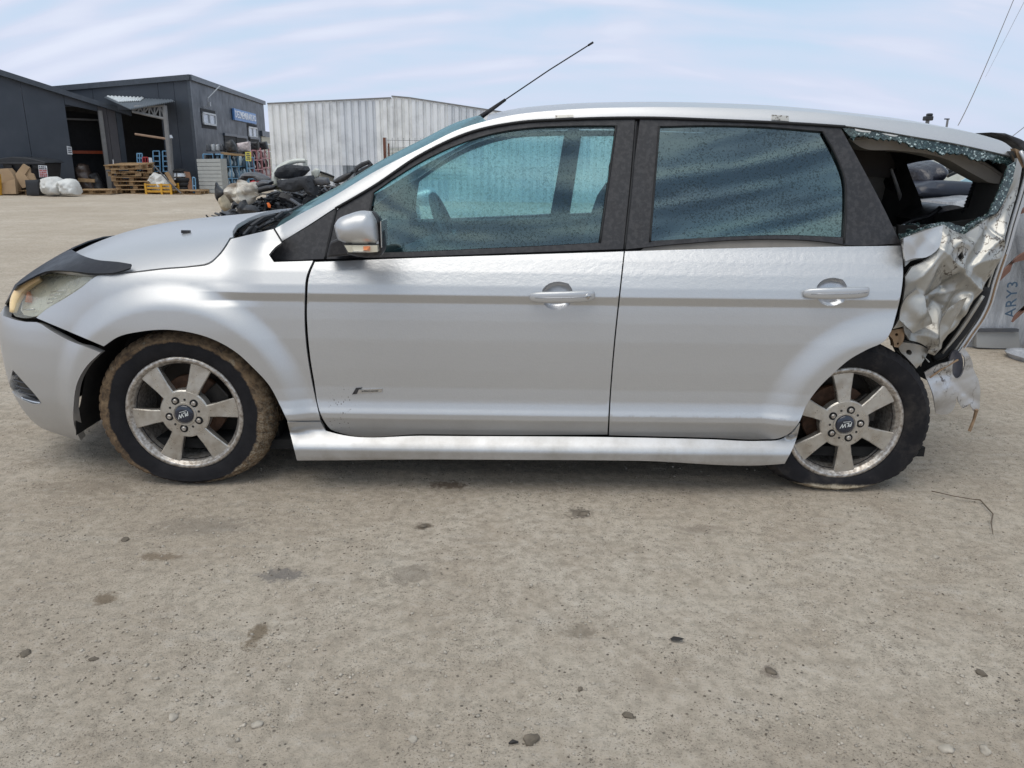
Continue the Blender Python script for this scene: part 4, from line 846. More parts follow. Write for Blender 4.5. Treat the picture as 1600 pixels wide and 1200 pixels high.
# ---- shattered side window
b = NB('shattered_glass'); vo = b.voro(170, feature='DISTANCE_TO_EDGE'); ce = b.voro(170, out=1); g_ = b.n('ShaderNodeSeparateXYZ'); b.l(ce, g_.inputs[0])
cc = b.ramp(g_.outputs[0], (.0, (.012, .025, .028)), (.60, (.035, .065, .065)), (.88, (.10, .16, .16)), (.98, (.50, .60, .58))); cc = b.mix(b.ramp(vo, (.02, .7), (.08, 0.0)), cc, (.015, .02, .02))
shat = b.done(b.bsdf(col=cc, rough=.12, coat=.6, normal=b.bump(g_.outputs[1], 1.0, .006)))
random.seed(5)
def jag(pts, a=3.0, step=4):
    q = smooth_px(pts, closed=False, step=step); return [(x+random.uniform(-1, 1)*a*.5, y+random.uniform(-1, 1)*a) for x, y in q]
up = [(1315, 198.5), (1365, 205), (1430, 216), (1495, 227), (1549, 239), (1586, 249)]
lo_ = jag([(1590, 262), (1574, 258), (1550, 252), (1520, 247), (1496, 240), (1478, 241), (1452, 233), (1430, 229), (1411, 223), (1390, 218), (1368, 216), (1345, 212), (1334, 217), (1326, 212)], 2.6)
F_g = F_upo(.004)
skin('shattered_pane', F_g, invert(F_g, np.array(list(smooth_px(up, closed=False, step=8))+lo_)), shat, car, res=.012, lip=.008, label='shattered glass hanging along the top of the window')
rgt = list(smooth_px([(1589, 252), (1586, 272), (1577, 296), (1567, 318), (1556, 334)], closed=False))+jag([(1542, 338), (1552, 318), (1562, 296), (1570, 274), (1576, 258)], 2.2)
skin('shattered_pane', F_q, invert(F_q, np.array(rgt)), shat, car, res=.012, lip=.008)
bot = list(jag([(1407, 366), (1440, 358), (1475, 347), (1490, 350), (1508, 356), (1530, 342), (1552, 332)], 1.5))+list(jag([(1556, 338), (1538, 350), (1510, 368), (1494, 364), (1476, 354), (1440, 364), (1409, 374)], 2.5))
F_b2 = lambda s, z: F_q(s, z)+np.array([0, .015, 0])
skin('shattered_pane', F_b2, invert(F_b2, np.array(bot)), shat, car, res=.012, lip=.02)
white_t = pmat('white_edge', (.7, .7, .68), .5)
for px_ in ([(1336, 201), (1348, 203.5), (1361, 205), (1360, 207), (1346, 206), (1337, 204)], [(1377, 208), (1390, 209.5), (1404, 212), (1401, 213), (1388, 211.5)]):
    plate('bare_edge', px_, .205, .004, white_t, res=.02)
# ---- inside the load bay, seen through the hole
tb = pmat('bay_trim', (.34, .31, .27), .8, bump=.3, bscale=300)
plate('bay_header_trim', [(1326, 217), (1345, 215), (1430, 224), (1495, 239), (1538, 256), (1571, 278), (1566, 287), (1549, 286), (1530, 277), (1505, 263), (1484, 251), (1450, 241), (1400, 235), (1345, 230)], .34, .12, tb, res=.03)
m = MB(); q = smooth_px([(1330, 217), (1345, 215), (1430, 223.5), (1495, 238.5), (1538, 255), (1572, 278)], closed=False, step=12); m.path([onplane(a[0], a[1], (0, .335, 0), (0, 1, 0)) for a in q], .006, 6); m.build('bay_trim_lip', trim_beige, car, True)
skin('bay_side_trim', F_plane(1.60), np.array([(1.40, .18), (2.0, .18), (2.02, 1.0), (1.92, 1.36), (1.30, 1.42), (1.30, .9)]), trim_grey, car, res=.08, lip=.03)
skin('quarter_panel', F_plane(1.71), np.array([(1.45, .3), (1.9, .25), (2.03, .4), (2.05, 1.0), (1.95, 1.38), (1.30, 1.42), (1.46, .95)])[::-1], silver, car, res=.06, lip=.02, label='far side quarter panel')
m = MB()
for k in range(11): m.path([V(1531-k*1.9, 276+k*5.2, CD+.62), V(1524-k*1.9, 279+k*5.2, CD+.60)], .009, 5)
m.build('ribbed_duct', black_plastic, car)
plate('parcel_shelf', [(1438, 344), (1470, 323), (1484, 320.5), (1532, 333), (1526, 346), (1517, 356), (1475, 350), (1440, 356)], .85, .25, black_plastic, res=.04)
plate('pillar_trim', [(1352, 274), (1387, 277.5), (1392, 292), (1404, 341), (1408, 352), (1380, 352)], 1.35, .10, tb, res=.03)
plate('pillar_header', [(1330, 226), (1440, 240), (1450, 246), (1420, 254), (1400, 262), (1390, 278), (1352, 275), (1335, 245)], 1.30, .15, pmat('dark_headlining', (.12, .105, .095), .9), res=.04)
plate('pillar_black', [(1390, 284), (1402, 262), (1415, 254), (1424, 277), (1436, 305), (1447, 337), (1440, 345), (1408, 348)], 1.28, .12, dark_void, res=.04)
m = MB(); m.path([V(1392, 264, CD+1.2), V(1404, 298, CD+1.2), V(1415, 336, CD+1.2)], [.007, .010, .014], 8); m.build('boot_strut', pmat('strut_grey', (.5, .48, .45), .5), car, True)
m = MB(); q = smooth_px([(1405, 362), (1415, 349), (1432, 343), (1455, 336), (1470, 324)], closed=False, step=8); m.path([onplane(a[0], a[1], (0, .6, 0), (0, 1, 0)) for a in q], .011, 8); m.build('shelf_cord', black_plastic, car, True)
random.seed(9); m = MB()
for k in range(46):
    p = V(random.uniform(1410, 1520), random.uniform(350, 366), CD+random.uniform(.16, .5)); d = random.uniform(.008, .03); m.box(p, (d, d*.8, d*.5), Matrix.Rotation(random.uniform(0, 3), 3, Vector((random.random(), random.random(), 1)).normalized()))
m.build('glass_crumbs', shat, car)
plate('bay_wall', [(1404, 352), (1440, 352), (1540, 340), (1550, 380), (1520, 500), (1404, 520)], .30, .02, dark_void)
# ---- torn rear bumper corner
bumpm = paint('silver_paint_torn', dirt=.9, crumple=True, base=(.62, .63, .65))
fr_ = [(1441, 580), (1452, 574), (1466, 566), (1484, 561), (1490, 556), (1500, 540), (1507, 548), (1513, 558), (1521, 577), (1528, 592), (1531, 609), (1531, 636), (1527, 643), (1520, 641), (1515, 631), (1512, 634), (1504, 638), (1499, 630), (1496, 619), (1493, 634), (1488, 642), (1481, 647), (1472, 648), (1462, 645), (1454, 620), (1448, 596)]
def F_f(s, z): s = np.asarray(s, float)+0*z; return np.stack([s, .10+.9*np.maximum(0, s-1.78)**2+.25*np.maximum(0, .38-z)**1.0+0*s, np.asarray(z, float)+0*s], -1)
fo2 = invert(F_f, smooth_px(fr_, 5, 12)); rl_ = invert(F_f, ringpx(1494.5, 570, 10, 21, 18))
tb_ = skin('rear_bumper', F_f, fo2, bumpm, car, [rl_], res=.012, lip=.006, disp=lambda s, z: crum(s+.05, z, .38)*1.0, label='torn corner of the rear bumper hanging down')
F_f2 = lambda s, z: F_f(s, z)+np.array([0, .02, 0]); skin('reflector', F_f2, invert(F_f2, ringpx(1494, 569, 11, 22, 18)), pmat('reflector_grey', (.10, .10, .12), .3, coat=.4), tb_, res=.03, lip=.01)
m = MB(); m.path([V(1526, 640, CD+.12), V(1522, 655, CD+.13), V(1514.5, 674, CD+.12)], [.008, .006, .007], 6); m.path([V(1453, 590, CD+.08), V(1470, 578, CD+.08), V(1490, 566, CD+.08), V(1497, 562, CD+.08)], .004, 5); m.build('bumper_strip', br, tb_)
# ============================================================ THE YARD
def vnoise(x, y, f, seed):
    r = np.random.RandomState(seed); T_ = r.rand(256, 256); X = x*f; Y = y*f; i = np.floor(X).astype(int); j = np.floor(Y).astype(int); a = X-i; b_ = Y-j
    a = a*a*(3-2*a); b_ = b_*b_*(3-2*b_); g = lambda p, q: T_[p % 256, q % 256]
    return (g(i, j)*(1-a)+g(i+1, j)*a)*(1-b_)+(g(i, j+1)*(1-a)+g(i+1, j+1)*a)*b_-.5
def gh(x, y):
    x = np.asarray(x, float); y = np.asarray(y, float); fade = np.clip(1-(np.abs(x)-3.5)/2, 0, 1)*np.clip(1-(y-1.0)/3, 0, 1)*np.clip((y+40)/40, 0, 1)
    h = .008*vnoise(x, y, 2.2, 1)+.0045*vnoise(x, y, 7, 2)+.0030*vnoise(x, y, 19, 3)+.0018*vnoise(x, y, 45, 5)
    return (h-.004)*fade
gx = np.r_[[-400, -150, -60, -30, -16, -10, -7, -5.5], np.arange(-4.5, 4.5, .02), [5.5, 7, 10, 16, 30, 60, 150, 400]]
gy = np.r_[[-60, -20, -8, -4.5, -3.4], np.arange(-2.7, 1.0, .02), [1.3, 1.8, 2.5, 3.5, 5, 7.5, 11, 16, 23, 32, 60, 150, 500]]
X, Y = np.meshgrid(gx, gy); Z = gh(X, Y); nx_, ny_ = len(gx), len(gy)
idx = np.arange(nx_*ny_).reshape(ny_, nx_); F_ = np.stack([idx[:-1, :-1], idx[:-1, 1:], idx[1:, 1:], idx[1:, :-1]], -1).reshape(-1, 4)
b = NB('compacted_ground'); big = b.noise(.55, 6, .6); med = b.noise(3.2, 8, .66); fine = b.noise(26, 8, .72); grit = b.noise(170, 4, .75); gr2 = b.voro(60)
c = b.ramp(big, (.34, (.46, .385, .30)), (.52, (.555, .48, .385)), (.68, (.63, .56, .465)))
c = b.mix(b.ramp(med, (.38, .85), (.58, 0.0)), c, (.47, .395, .31)); c = b.mix(b.ramp(fine, (.38, .60), (.55, 0.0)), c, (.31, .27, .215)); c = b.mix(b.ramp(fine, (.55, 0.0), (.72, .55)), c, (.60, .56, .50))
str_ = b.noise(9, 6, .65, sc3=(.35, 1.6, 1)); c = b.mix(b.ramp(str_, (.55, 0.0), (.75, .35)), c, (.57, .53, .47))
c = b.mix(b.math('MULTIPLY', b.ramp(grit, (.36, .85), (.45, 0.0)), b.ramp(b.noise(6, 4), (.35, .3), (.6, 1.0))), c, (.115, .098, .08))
pit = b.math('MULTIPLY', b.ramp(b.voro(42, rnd=1), (.13, 1.0), (.2, 0.0)), b.ramp(b.noise(5, 5, .6), (.48, 0.0), (.60, 1.0)))
c = b.mix(b.math('MULTIPLY', pit, .85), c, (.09, .078, .064))
pit2 = b.math('MULTIPLY', b.ramp(b.voro(110, rnd=1), (.14, 1.0), (.24, 0.0)), b.ramp(b.noise(8, 5, .6), (.45, 0.0), (.62, 1.0))); c = b.mix(b.math('MULTIPLY', pit2, .85), c, (.12, .10, .085))
sxyz = b.n('ShaderNodeSeparateXYZ'); wob = b.noise(48, 5, .7)
for (px, py, rx, ry, col, k) in [(165, 935, .045, .03, (.17, .125, .08), .75), (250, 868, .09, .022, (.20, .15, .10), .7), (402, 990, .035, .045, (.18, .135, .085), .75), (662, 821, .04, .022, (.11, .085, .06), .8), (440, 897, .09, .035, (.16, .15, .145), .7), (700, 756, .10, .03, (.13, .09, .06), .8), (905, 800, .07, .03, (.12, .10, .08), .7), (905, 987, .05, .03, (.19, .16, .12), .5), (1205, 1047, .03, .02, (.15, .12, .10), .6), (1100, 825, .12, .03, (.24, .20, .16), .4), (130, 760, .3, .05, (.25, .21, .16), .35), (640, 895, .10, .05, (.22, .19, .155), .5), (320, 822, .22, .06, (.22, .19, .155), .45)]:
    p = G(px, py); v_ = b.n('ShaderNodeVectorMath', operation='SUBTRACT'); b.l(b.tc, v_.inputs[0]); v_.inputs[1].default_value = (p.x, p.y, 0)
    v2 = b.n('ShaderNodeVectorMath', operation='DIVIDE'); b.l(v_.outputs[0], v2.inputs[0]); v2.inputs[1].default_value = (rx*.95, ry*1.5, 1)
    v3 = b.n('ShaderNodeVectorMath', operation='LENGTH'); b.l(v2.outputs[0], v3.inputs[0])
    d_ = b.math('ADD', v3.outputs['Value'], b.math('MULTIPLY', b.math('SUBTRACT', b.noise(17, 6, .7), .5), 2.0)); d_ = b.math('ADD', d_, b.math('MULTIPLY', b.math('SUBTRACT', wob, .5), 1.6)); c = b.mix(b.ramp(d_, (.55, k), (1.1, 0.0)), c, col)
hh = b.bump(b.math('ADD', b.math('MULTIPLY', fine, 1.0), b.math('MULTIPLY', grit, .6)), 1.0, .011)
hh = b.bump(b.math('SUBTRACT', 1.0, pit), .5, .004, hh)
groundm = b.done(b.bsdf(col=c, rough=.93, spec=.2, normal=hh))
g = mesh_obj('ground', np.stack([X.ravel(), Y.ravel(), Z.ravel()], -1), F_, groundm, smooth=True); tag(g, kind='structure')
# loose grit: one mass nobody could count
def gravel(name, n, mat, szr, cl, seed, region=((-3.4, 3.4), (-2.15, 1.4))):
    r = np.random.RandomState(seed); k = n*6
    oc = np.array([(1, 0, 0), (-1, 0, 0), (0, 1, 0), (0, -1, 0), (0, 0, 1), (0, 0, -1)], float); of = np.array([(0, 2, 4), (2, 1, 4), (1, 3, 4), (3, 0, 4), (2, 0, 5), (1, 2, 5), (3, 1, 5), (0, 3, 5)])
    x = r.uniform(*region[0], k); y = r.uniform(*region[1], k); keep = ((y < -.9) | (r.rand(k) < .45)) & (vnoise(x, y, 2.6, seed+7)+.5+r.uniform(-.25, .25, k) > cl)
    x, y = x[keep][:n], y[keep][:n]; n = len(x); s_ = szr[0]*(szr[1]/szr[0])**(r.rand(n)**2.2); z = gh(x, y)+s_*.18
    p = oc[None]*s_[:, None, None]*r.uniform(.55, 1.25, (n, 6, 1))*np.array([1, 1, .6])+r.normal(0, 1, (n, 6, 3))*s_[:, None, None]*.12
    a = r.uniform(0, 6.28, n)[:, None]; P_ = np.stack([p[..., 0]*np.cos(a)-p[..., 1]*np.sin(a)+x[:, None], p[..., 0]*np.sin(a)+p[..., 1]*np.cos(a)+y[:, None], p[..., 2]+z[:, None]], -1).reshape(-1, 3)
    F3 = (of[None]+6*np.arange(n)[:, None, None]).reshape(-1, 3); return mesh_obj(name, P_, F3, mat, smooth=True)
gs = pmat('pebble', (.42, .375, .31), .9, var=.35, scale=25, bump=.4); gd = pmat('dark_clod', (.15, .125, .095), .95, var=.4, scale=30, bump=.4)
tag(gravel('gravel', 22000, gs, (.0012, .0080), .42, 3), 'pale grit and small stones scattered over the yard', kind='stuff', cat='gravel')
tag(gravel('soil_crumbs', 15000, gd, (.0009, .0048), .44, 5), 'dark crumbs of soil scattered over the yard', kind='stuff', cat='soil')
def rock(name, px, py, s, mat, lab, fl=.5, cat='stone', seed=0, group=None):
    p = G(px, py); import bmesh
    bm = bmesh.new(); bmesh.ops.create_icosphere(bm, subdivisions=2, radius=1)
    for v_ in bm.verts:
        q = v_.co.copy(); n_ = noise.noise(q*1.3+Vector((seed*3.1, px, py)))*.6; v_.co = Vector((q.x*s*(1+n_), q.y*s*.75*(1+n_), q.z*s*fl*(1+n_)))
    me = bpy.data.meshes.new(name); bm.to_mesh(me); bm.free(); me.materials.append(mat); me.polygons.foreach_set('use_smooth', [True]*len(me.polygons))
    o = bpy.data.objects.new(name, me); COL.objects.link(o); o.location = (p.x, p.y, float(gh(p.x, p.y))+s*fl*.3); o.rotation_euler = (0, 0, seed*1.7); return tag(o, lab, cat, group)
for i, (px, py, s, mt, lab) in enumerate([(40, 1020, .018, gd, 'small dark stone at the left edge of the foreground'), (146, 1028, .013, gd, 'greenish dark crumb right of the stone at the left edge'), (270, 1120, .014, gs, 'pale round stone low in the left foreground'), (401, 1131, .014, gs, 'grey flat stone low in the foreground left of the middle'), (645, 1156, .013, gs, 'grey round stone low in the foreground near the middle'), (830, 1156, .022, gd, 'dark clump of soil at the bottom middle'), (1205, 1047, .016, gd, 'dark grey pebble right of the middle foreground'), (1540, 1171, .016, gs, 'blue grey pebble in the bottom right corner'), (980, 1117, .014, gd, 'dark chip of soil right of the bottom middle clump'), (907, 1076, .010, gd, 'small black crumb above the bottom middle clump'), (1480, 1168, .018, gs, 'pale stone left of the bottom right corner pebble'), (1533, 1050, .016, gd, 'brown clod near the right edge of the foreground'), (1460, 870, .016, gs, 'sandy pebble right of the rear wheel'), (662, 821, .016, gd, 'dark clod in front of the sill below the front door'), (910, 802, .022, gd, 'broken dark clod in front of the rear door'), (196, 843, .016, gd, 'dark crumb below the front bumper')]):
    rock('stone', px, py, s, mt, lab, seed=i+1, fl=.35 if mt is gd else .5)
leafm = pmat('dead_leaf', (.02, .017, .015), .6)
p = G(1058, 1001); o = MB().add([(p.x+a*.020, p.y+b_*.011, .004+c_) for a, b_, c_ in ((-1, .3, 0), (-.4, 1, .003), (.5, .8, .001), (1, -.5, .006), (.2, -1, .004), (-.7, -.6, .002), (0, 0, .008))], [(6, i, (i+1) % 6) for i in range(6)]).build('leaf', leafm, smooth=True); tag(o, 'small black leaf lying in the foreground right of the middle', 'leaf')
tw = [G(1455, 770), G(1490, 778), G(1520, 783), G(1531, 784), G(1551, 806), G(1548, 820), G(1551, 838)]
o = MB().path([q+Vector((0, 0, .008)) for q in tw], [.0025, .002, .002, .003, .0025, .002, .001]).build('twig', pmat('twig_brown', (.13, .10, .07), .9), smooth=True); tag(o, 'thin crooked twig lying right of the rear wheel', 'twig')
tw = [G(795, 1165), G(801, 1162), G(810, 1163)]; o = MB().path([q+Vector((0, 0, .006)) for q in tw], [.002, .005, .002]).build('bark_chip', leafm, smooth=True); tag(o, 'black chip of bark at the bottom edge, left of the dark clump', 'bark chip')
# ------------------------------------------------------------ halls
anth = pmat('anthracite_cladding', (.040, .050, .066), .45, var=.12, scale=1.2, bump=.05, dirt=.25, dcol=(.09, .09, .095), dscale=.6)
anth2 = pmat('faded_cladding', (.095, .090, .098), .55, var=.12, scale=1.5, bump=.05, dirt=.3, dcol=(.06, .06, .07), dscale=.8)
flash = pmat('roof_flashing', (.055, .066, .082), .4)
steel = pmat('painted_steel', (.20, .20, .20), .5, dirt=.4, dcol=(.12, .09, .07), dscale=4)
roofg = pmat('roof_sheet_grey', (.10, .12, .14), .45)
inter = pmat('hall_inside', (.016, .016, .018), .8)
orange = pmat('shelf_orange', (.40, .07, .02), .5); galv = pmat('galvanised', (.42, .43, .44), .45, metal=.4)
class Wall:
    def __init__(s, P0, P1): s.P0 = Vector((P0.x, P0.y, 0)); s.d = (Vector((P1.x, P1.y, 0))-s.P0); s.L = s.d.length; s.d.normalize(); s.n = Vector((s.d.y, -s.d.x, 0))   # n points to the camera side when d runs left->right
    def q(s, px, py): p = onplane(px, py, s.P0, s.n); return ((p-s.P0).dot(s.d), p.z)
    def P(s, a, z, o=0.0): return s.P0+s.d*a+s.n*o+Vector((0, 0, z))
    def slab(s, m, pts, o0, o1): m.prism([s.P(a, z, o1) for a, z in pts], s.n*(o0-o1))
W1 = Wall(G(0, 301.5), G(205, 297.5)); tl, tr_ = W1.q(0, 116), W1.q(205, 181)
top1 = lambda a: tl[1]+(tr_[1]-tl[1])*(a-tl[0])/(tr_[0]-tl[0])
A0 = -7.0; dl, dr = W1.q(121, 300)[0], W1.q(170, 300)[0]; dtl, dtr = W1.q(107, 163)[1], W1.q(155, 174)[1]
h1 = empty('storage_hall', W1.P(0, 0), 'low dark grey metal hall on the left with an open doorway', 'hall')
w_end = W1.q(205, 299)[0]; e_ = [A0+k*1.15 for k in range(40) if A0+k*1.15 < dl-.3]+[dl, dr]; p_ = W1.q(196, 299)[0]; e_ += [dr+(p_-dr)*.5, p_, w_end]
for a, b_ in zip(e_[:-1], e_[1:]):
    m = MB(); g_ = .006
    if a == dl: W1.slab(m, [(a+g_, dtl), (b_-g_, dtr), (b_-g_, top1(b_)), (a+g_, top1(a))], -.08, 0)
    else: W1.slab(m, [(a+g_, 0), (b_-g_, 0), (b_-g_, top1(b_)), (a+g_, top1(a))], -.08, 0)
    mt = anth
    if a >= dr and b_ <= p_+.01: mt = anth2
    m.build('wall_panel', mt, h1)
m = MB(); W1.slab(m, [(A0, top1(A0)-.10), (w_end+.25, top1(w_end)-.10), (w_end+.25, top1(w_end)+.06), (A0, top1(A0)+.06)], .0, .22); m.build('roof_edge', flash, h1)
m = MB(); W1.slab(m, [(A0, top1(A0)+.07), (w_end, top1(w_end)+.07), (w_end, top1(w_end)+.12), (A0, top1(A0)+.12)], -1.45, .2); m.build('roof', roofg, h1)
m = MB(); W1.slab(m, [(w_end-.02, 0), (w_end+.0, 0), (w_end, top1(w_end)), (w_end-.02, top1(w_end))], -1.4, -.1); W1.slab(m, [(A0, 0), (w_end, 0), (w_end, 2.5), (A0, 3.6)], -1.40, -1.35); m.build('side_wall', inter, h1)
m = MB(); W1.slab(m, [(dr-.02, 0), (dr+.10, 0), (dr+.10, dtr+.02), (dr-.02, dtr+.02)], .0, .10); m.build('door_post', steel, h1)
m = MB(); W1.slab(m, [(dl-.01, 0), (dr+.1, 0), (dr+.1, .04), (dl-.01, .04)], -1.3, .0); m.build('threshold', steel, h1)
m = MB(); W1.slab(m, [(dl-.4, 1.22), (dr+.3, 1.22), (dr+.3, 1.32), (dl-.4, 1.32)], -1.1, -1.0); m.build('shelf_beam', orange, h1)
m = MB(); W1.slab(m, [(dl-.4, 2.32), (dr+.3, 2.32), (dr+.3, 2.38), (dl-.4, 2.38)], -1.2, -1.1); m.build('shelf_beam', steel, h1)
paper = pmat('white_paper', (.62, .64, .66), .5); ink = pmat('ink', (.10, .10, .12), .6); redink = pmat('red_print', (.50, .06, .05), .6)
def notice(par, Wl, px, mat=paper, lines=(3, ink), off=.02):
    q = [Wl.q(*p) for p in px]; m = MB(); Wl.slab(m, q, .004, off); o = m.build('notice', mat, par)
    (a0, z1), (a1, z0) = q[0], q[2]; n_ = lines[0]
    for k in range(n_):
        z = z1-(z1-z0)*(k+1)/(n_+1.0); m = MB()
        for j in range(4): w_ = (a1-a0)*.17; x_ = a0+(a1-a0)*(.12+.2*j); Wl.slab(m, [(x_, z-.02), (x_+w_, z-.02), (x_+w_, z+.02), (x_, z+.02)], off, off+.003)
        m.build('print_line', lines[1] if k or len(lines) < 3 else lines[2], o)
    return o
notice(h1, W1, [(104, 228), (111.5, 229.5), (113, 241.5), (105.5, 241)])
# second hall
c2 = G(313, 300); W2 = Wall(c2+Vector((-9, .9, 0)), c2); W3 = Wall(c2, c2+Vector((-1.75, 13.5, 0))); W3.n = -W3.n if W3.n.x < 0 else W3.n
t2 = W2.q(301.5, 119)[1]; t2l = W2.q(100, 136)[1]; a2l = W2.q(100, 136)[0]
top2 = lambda a: t2+(t2l-t2)*(W2.L-a)/(W2.L-a2l)
h2 = empty('parts_hall', c2, 'taller dark grey hall with two windows and a blue shop sign', 'hall')
op0, op1 = W2.q(215, 290)[0]-1.2, W2.q(268, 290)[0]-.1; oz = W2.q(240, 172)[1]
e_ = [-2, -.8, .4, op0, op1, (op1+W2.L)/2, W2.L]
for a, b_ in zip(e_[:-1], e_[1:]):
    zb0 = oz if a == op0 else (2.75 if b_ <= op0+.01 else 0); m = MB(); W2.slab(m, [(a+.006, zb0), (b_-.006, zb0), (b_-.006, top2(b_)), (a+.006, top2(a))], -.08, 0); m.build('wall_panel', anth, h2)
r3 = W3.q(421, 163); r3z = r3[1]; top3 = lambda a: t2+(r3z-t2)*a/r3[0]
for k in range(12):
    a, b_ = k*1.12+.09, k*1.12+1.20; m = MB(); W3.slab(m, [(a, 0), (b_, 0), (b_, top3(b_)), (a, top3(a))], -.08, 0); m.build('wall_panel', anth, h2)
m = MB(); W3.slab(m, [(0, 0), (.085, 0), (.085, t2), (0, t2)], -.08, .02); m.build('corner_trim', flash, h2)
m = MB(); W2.slab(m, [(-2, top2(-2)-.12), (W2.L+.05, t2-.12), (W2.L+.05, t2+.05), (-2, top2(-2)+.05)], 0, .10); m.build('roof_edge', flash, h2)
m = MB(); W3.slab(m, [(-.05, t2-.12), (13.6, top3(13.6)-.12), (13.6, top3(13.6)+.05), (-.05, t2+.05)], 0, .10); m.build('roof_edge', flash, h2)
m = MB(); m.add([W2.P(-2, top2(-2)+.03, .05), W2.P(W2.L, t2+.03, .05), W3.P(13.6, top3(13.6)+.03), W3.P(13.6, top3(13.6)+.03)+Vector((-11, 1, -.1))], [(0, 1, 2, 3)]); m.build('roof', roofg, h2)
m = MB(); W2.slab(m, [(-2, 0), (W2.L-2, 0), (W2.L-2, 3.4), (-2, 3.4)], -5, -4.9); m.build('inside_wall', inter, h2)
pane = pmat('pale_pane', (.45, .49, .54), .15, var=.25, scale=3, coat=.6); wfr = pmat('window_frame_white', (.62, .63, .64), .5)
for (x0, x1, ys) in ((315, 337, (174.5, 183, 202, 194)), (385, 400.5, (197, 202, 218, 214))):
    a0, a1 = W3.q(x0+1, 190)[0], W3.q(x1-1, 190)[0]; z1 = W3.q(x0, ys[0])[1]; z0 = W3.q(x0, ys[3])[1]; m = MB()
    for (a, b_, z, y) in ((a0, a1, z1-.06, z1), (a0, a1, z0, z0+.06), (a0, a0+.07, z0, z1), (a1-.07, a1, z0, z1), ((a0+a1)/2-.03, (a0+a1)/2+.03, z0, z1)): W3.slab(m, [(a, z), (b_, z), (b_, y), (a, y)], .0, .06)
    wo_ = m.build('window', wfr, h2); m = MB(); W3.slab(m, [(a0, z0), (a1, z0), (a1, z1), (a0, z1)], .0, .02); m.build('pane', pane, wo_)
    m = MB(); W3.slab(m, [(a0-.12, z0-.12), (a1+.12, z0-.12), (a1+.12, z1+.12), (a0-.12, z1+.12)], .0, .012); m.build('window_surround', inter, wo_)
    m = MB()
    for k in range(9): z = z0+(z1-z0)*(k+.5)/9; W3.slab(m, [(a0+.07, z-.004), (a1-.07, z-.004), (a1-.07, z+.004), (a0+.07, z+.004)], .02, .024)
    m.build('blind_slat', steel, wo_)
bl = pmat('sign_blue', (.10, .24, .52), .4); wh = pmat('sign_white', (.8, .82, .85), .4)
sa, sb = W3.q(361.5, 170)[0], W3.q(396.5, 180)[0]; sz1, sz0 = W3.q(361.5, 169)[1], W3.q(362, 187)[1]
m = MB(); W3.slab(m, [(sa, sz0), (sb, sz0), (sb, sz1), (sa, sz1)], .02, .10); sg = m.build('shop_sign', bl, h2)
tt = text_mesh('sign_letters', 'DEZMEMBRARI.RO', 1.0, wh, Matrix.Identity(4), None, .01, bold=.012)
bb_ = [v_.co.x for v_ in tt.data.vertices]; wd = max(bb_)-min(bb_); sx, sy = (sb-sa)*.94/wd, (sz1-sz0)*.62/.72
tt.data.transform(frame(W3.P((sa+sb)/2, (sz0+sz1)/2, .105), W3.d, (0, 0, 1)) @ Matrix.Diagonal((sx, sy, 1, 1))); tt.parent = sg
m = MB(); p0 = W3.P(W3.q(318, 165)[0], W3.q(318, 165)[1], .05); p1 = p0+W3.n*.5+Vector((0, 0, .05)); m.path([W3.P(W3.q(318, 168)[0], W3.q(318, 168)[1], .0), p0+W3.n*.1, p0+W3.n*.12+Vector((0, 0, .25)), p0+W3.d*1.2+W3.n*.3+Vector((0, 0, .75))], .018); m.box(p0+W3.n*.15+Vector((0, 0, .05)), (.09, .09, .14)); m.build('wall_bracket', galv, h2)
beige = pmat('beige_door', (.50, .47, .38), .6, var=.08); a0, a1 = W3.q(409.5, 240)[0], W3.q(424, 240)[0]; zt_ = W3.q(409.5, 213)[1]
m = MB()
for k in range(6): z0 = zt_*k/6; W3.slab(m, [(a0, z0+.01), (a1, z0+.01), (a1, zt_*(k+1)/6-.01), (a0, zt_*(k+1)/6-.01)], .0, .04)
m.build('roller_door', beige, h2)
m = MB(); W3.slab(m, [(a0-.15, zt_), (a1+.1, zt_), (a1+.1, zt_+.25), (a0-.15, zt_+.25)], .0, .12); m.build('door_head', flash, h2)
for x0, x1, y0 in ((350.5, 368, 212), (369, 385, 215), (390, 404, 217)):
    a0, a1 = W3.q(x0, 225)[0], W3.q(x1, 225)[0]; z1 = W3.q(x0, y0)[1]; m = MB(); W3.slab(m, [(a0, 0), (a1, 0), (a1, z1), (a0, z1)], .0, .03); m.build('shutter', inter, h2)
    m = MB(); W3.slab(m, [(a0-.06, z1), (a1+.06, z1), (a1+.06, z1+.10), (a0-.06, z1+.10)], .0, .07); m.build('shutter_rail', flash, h2)
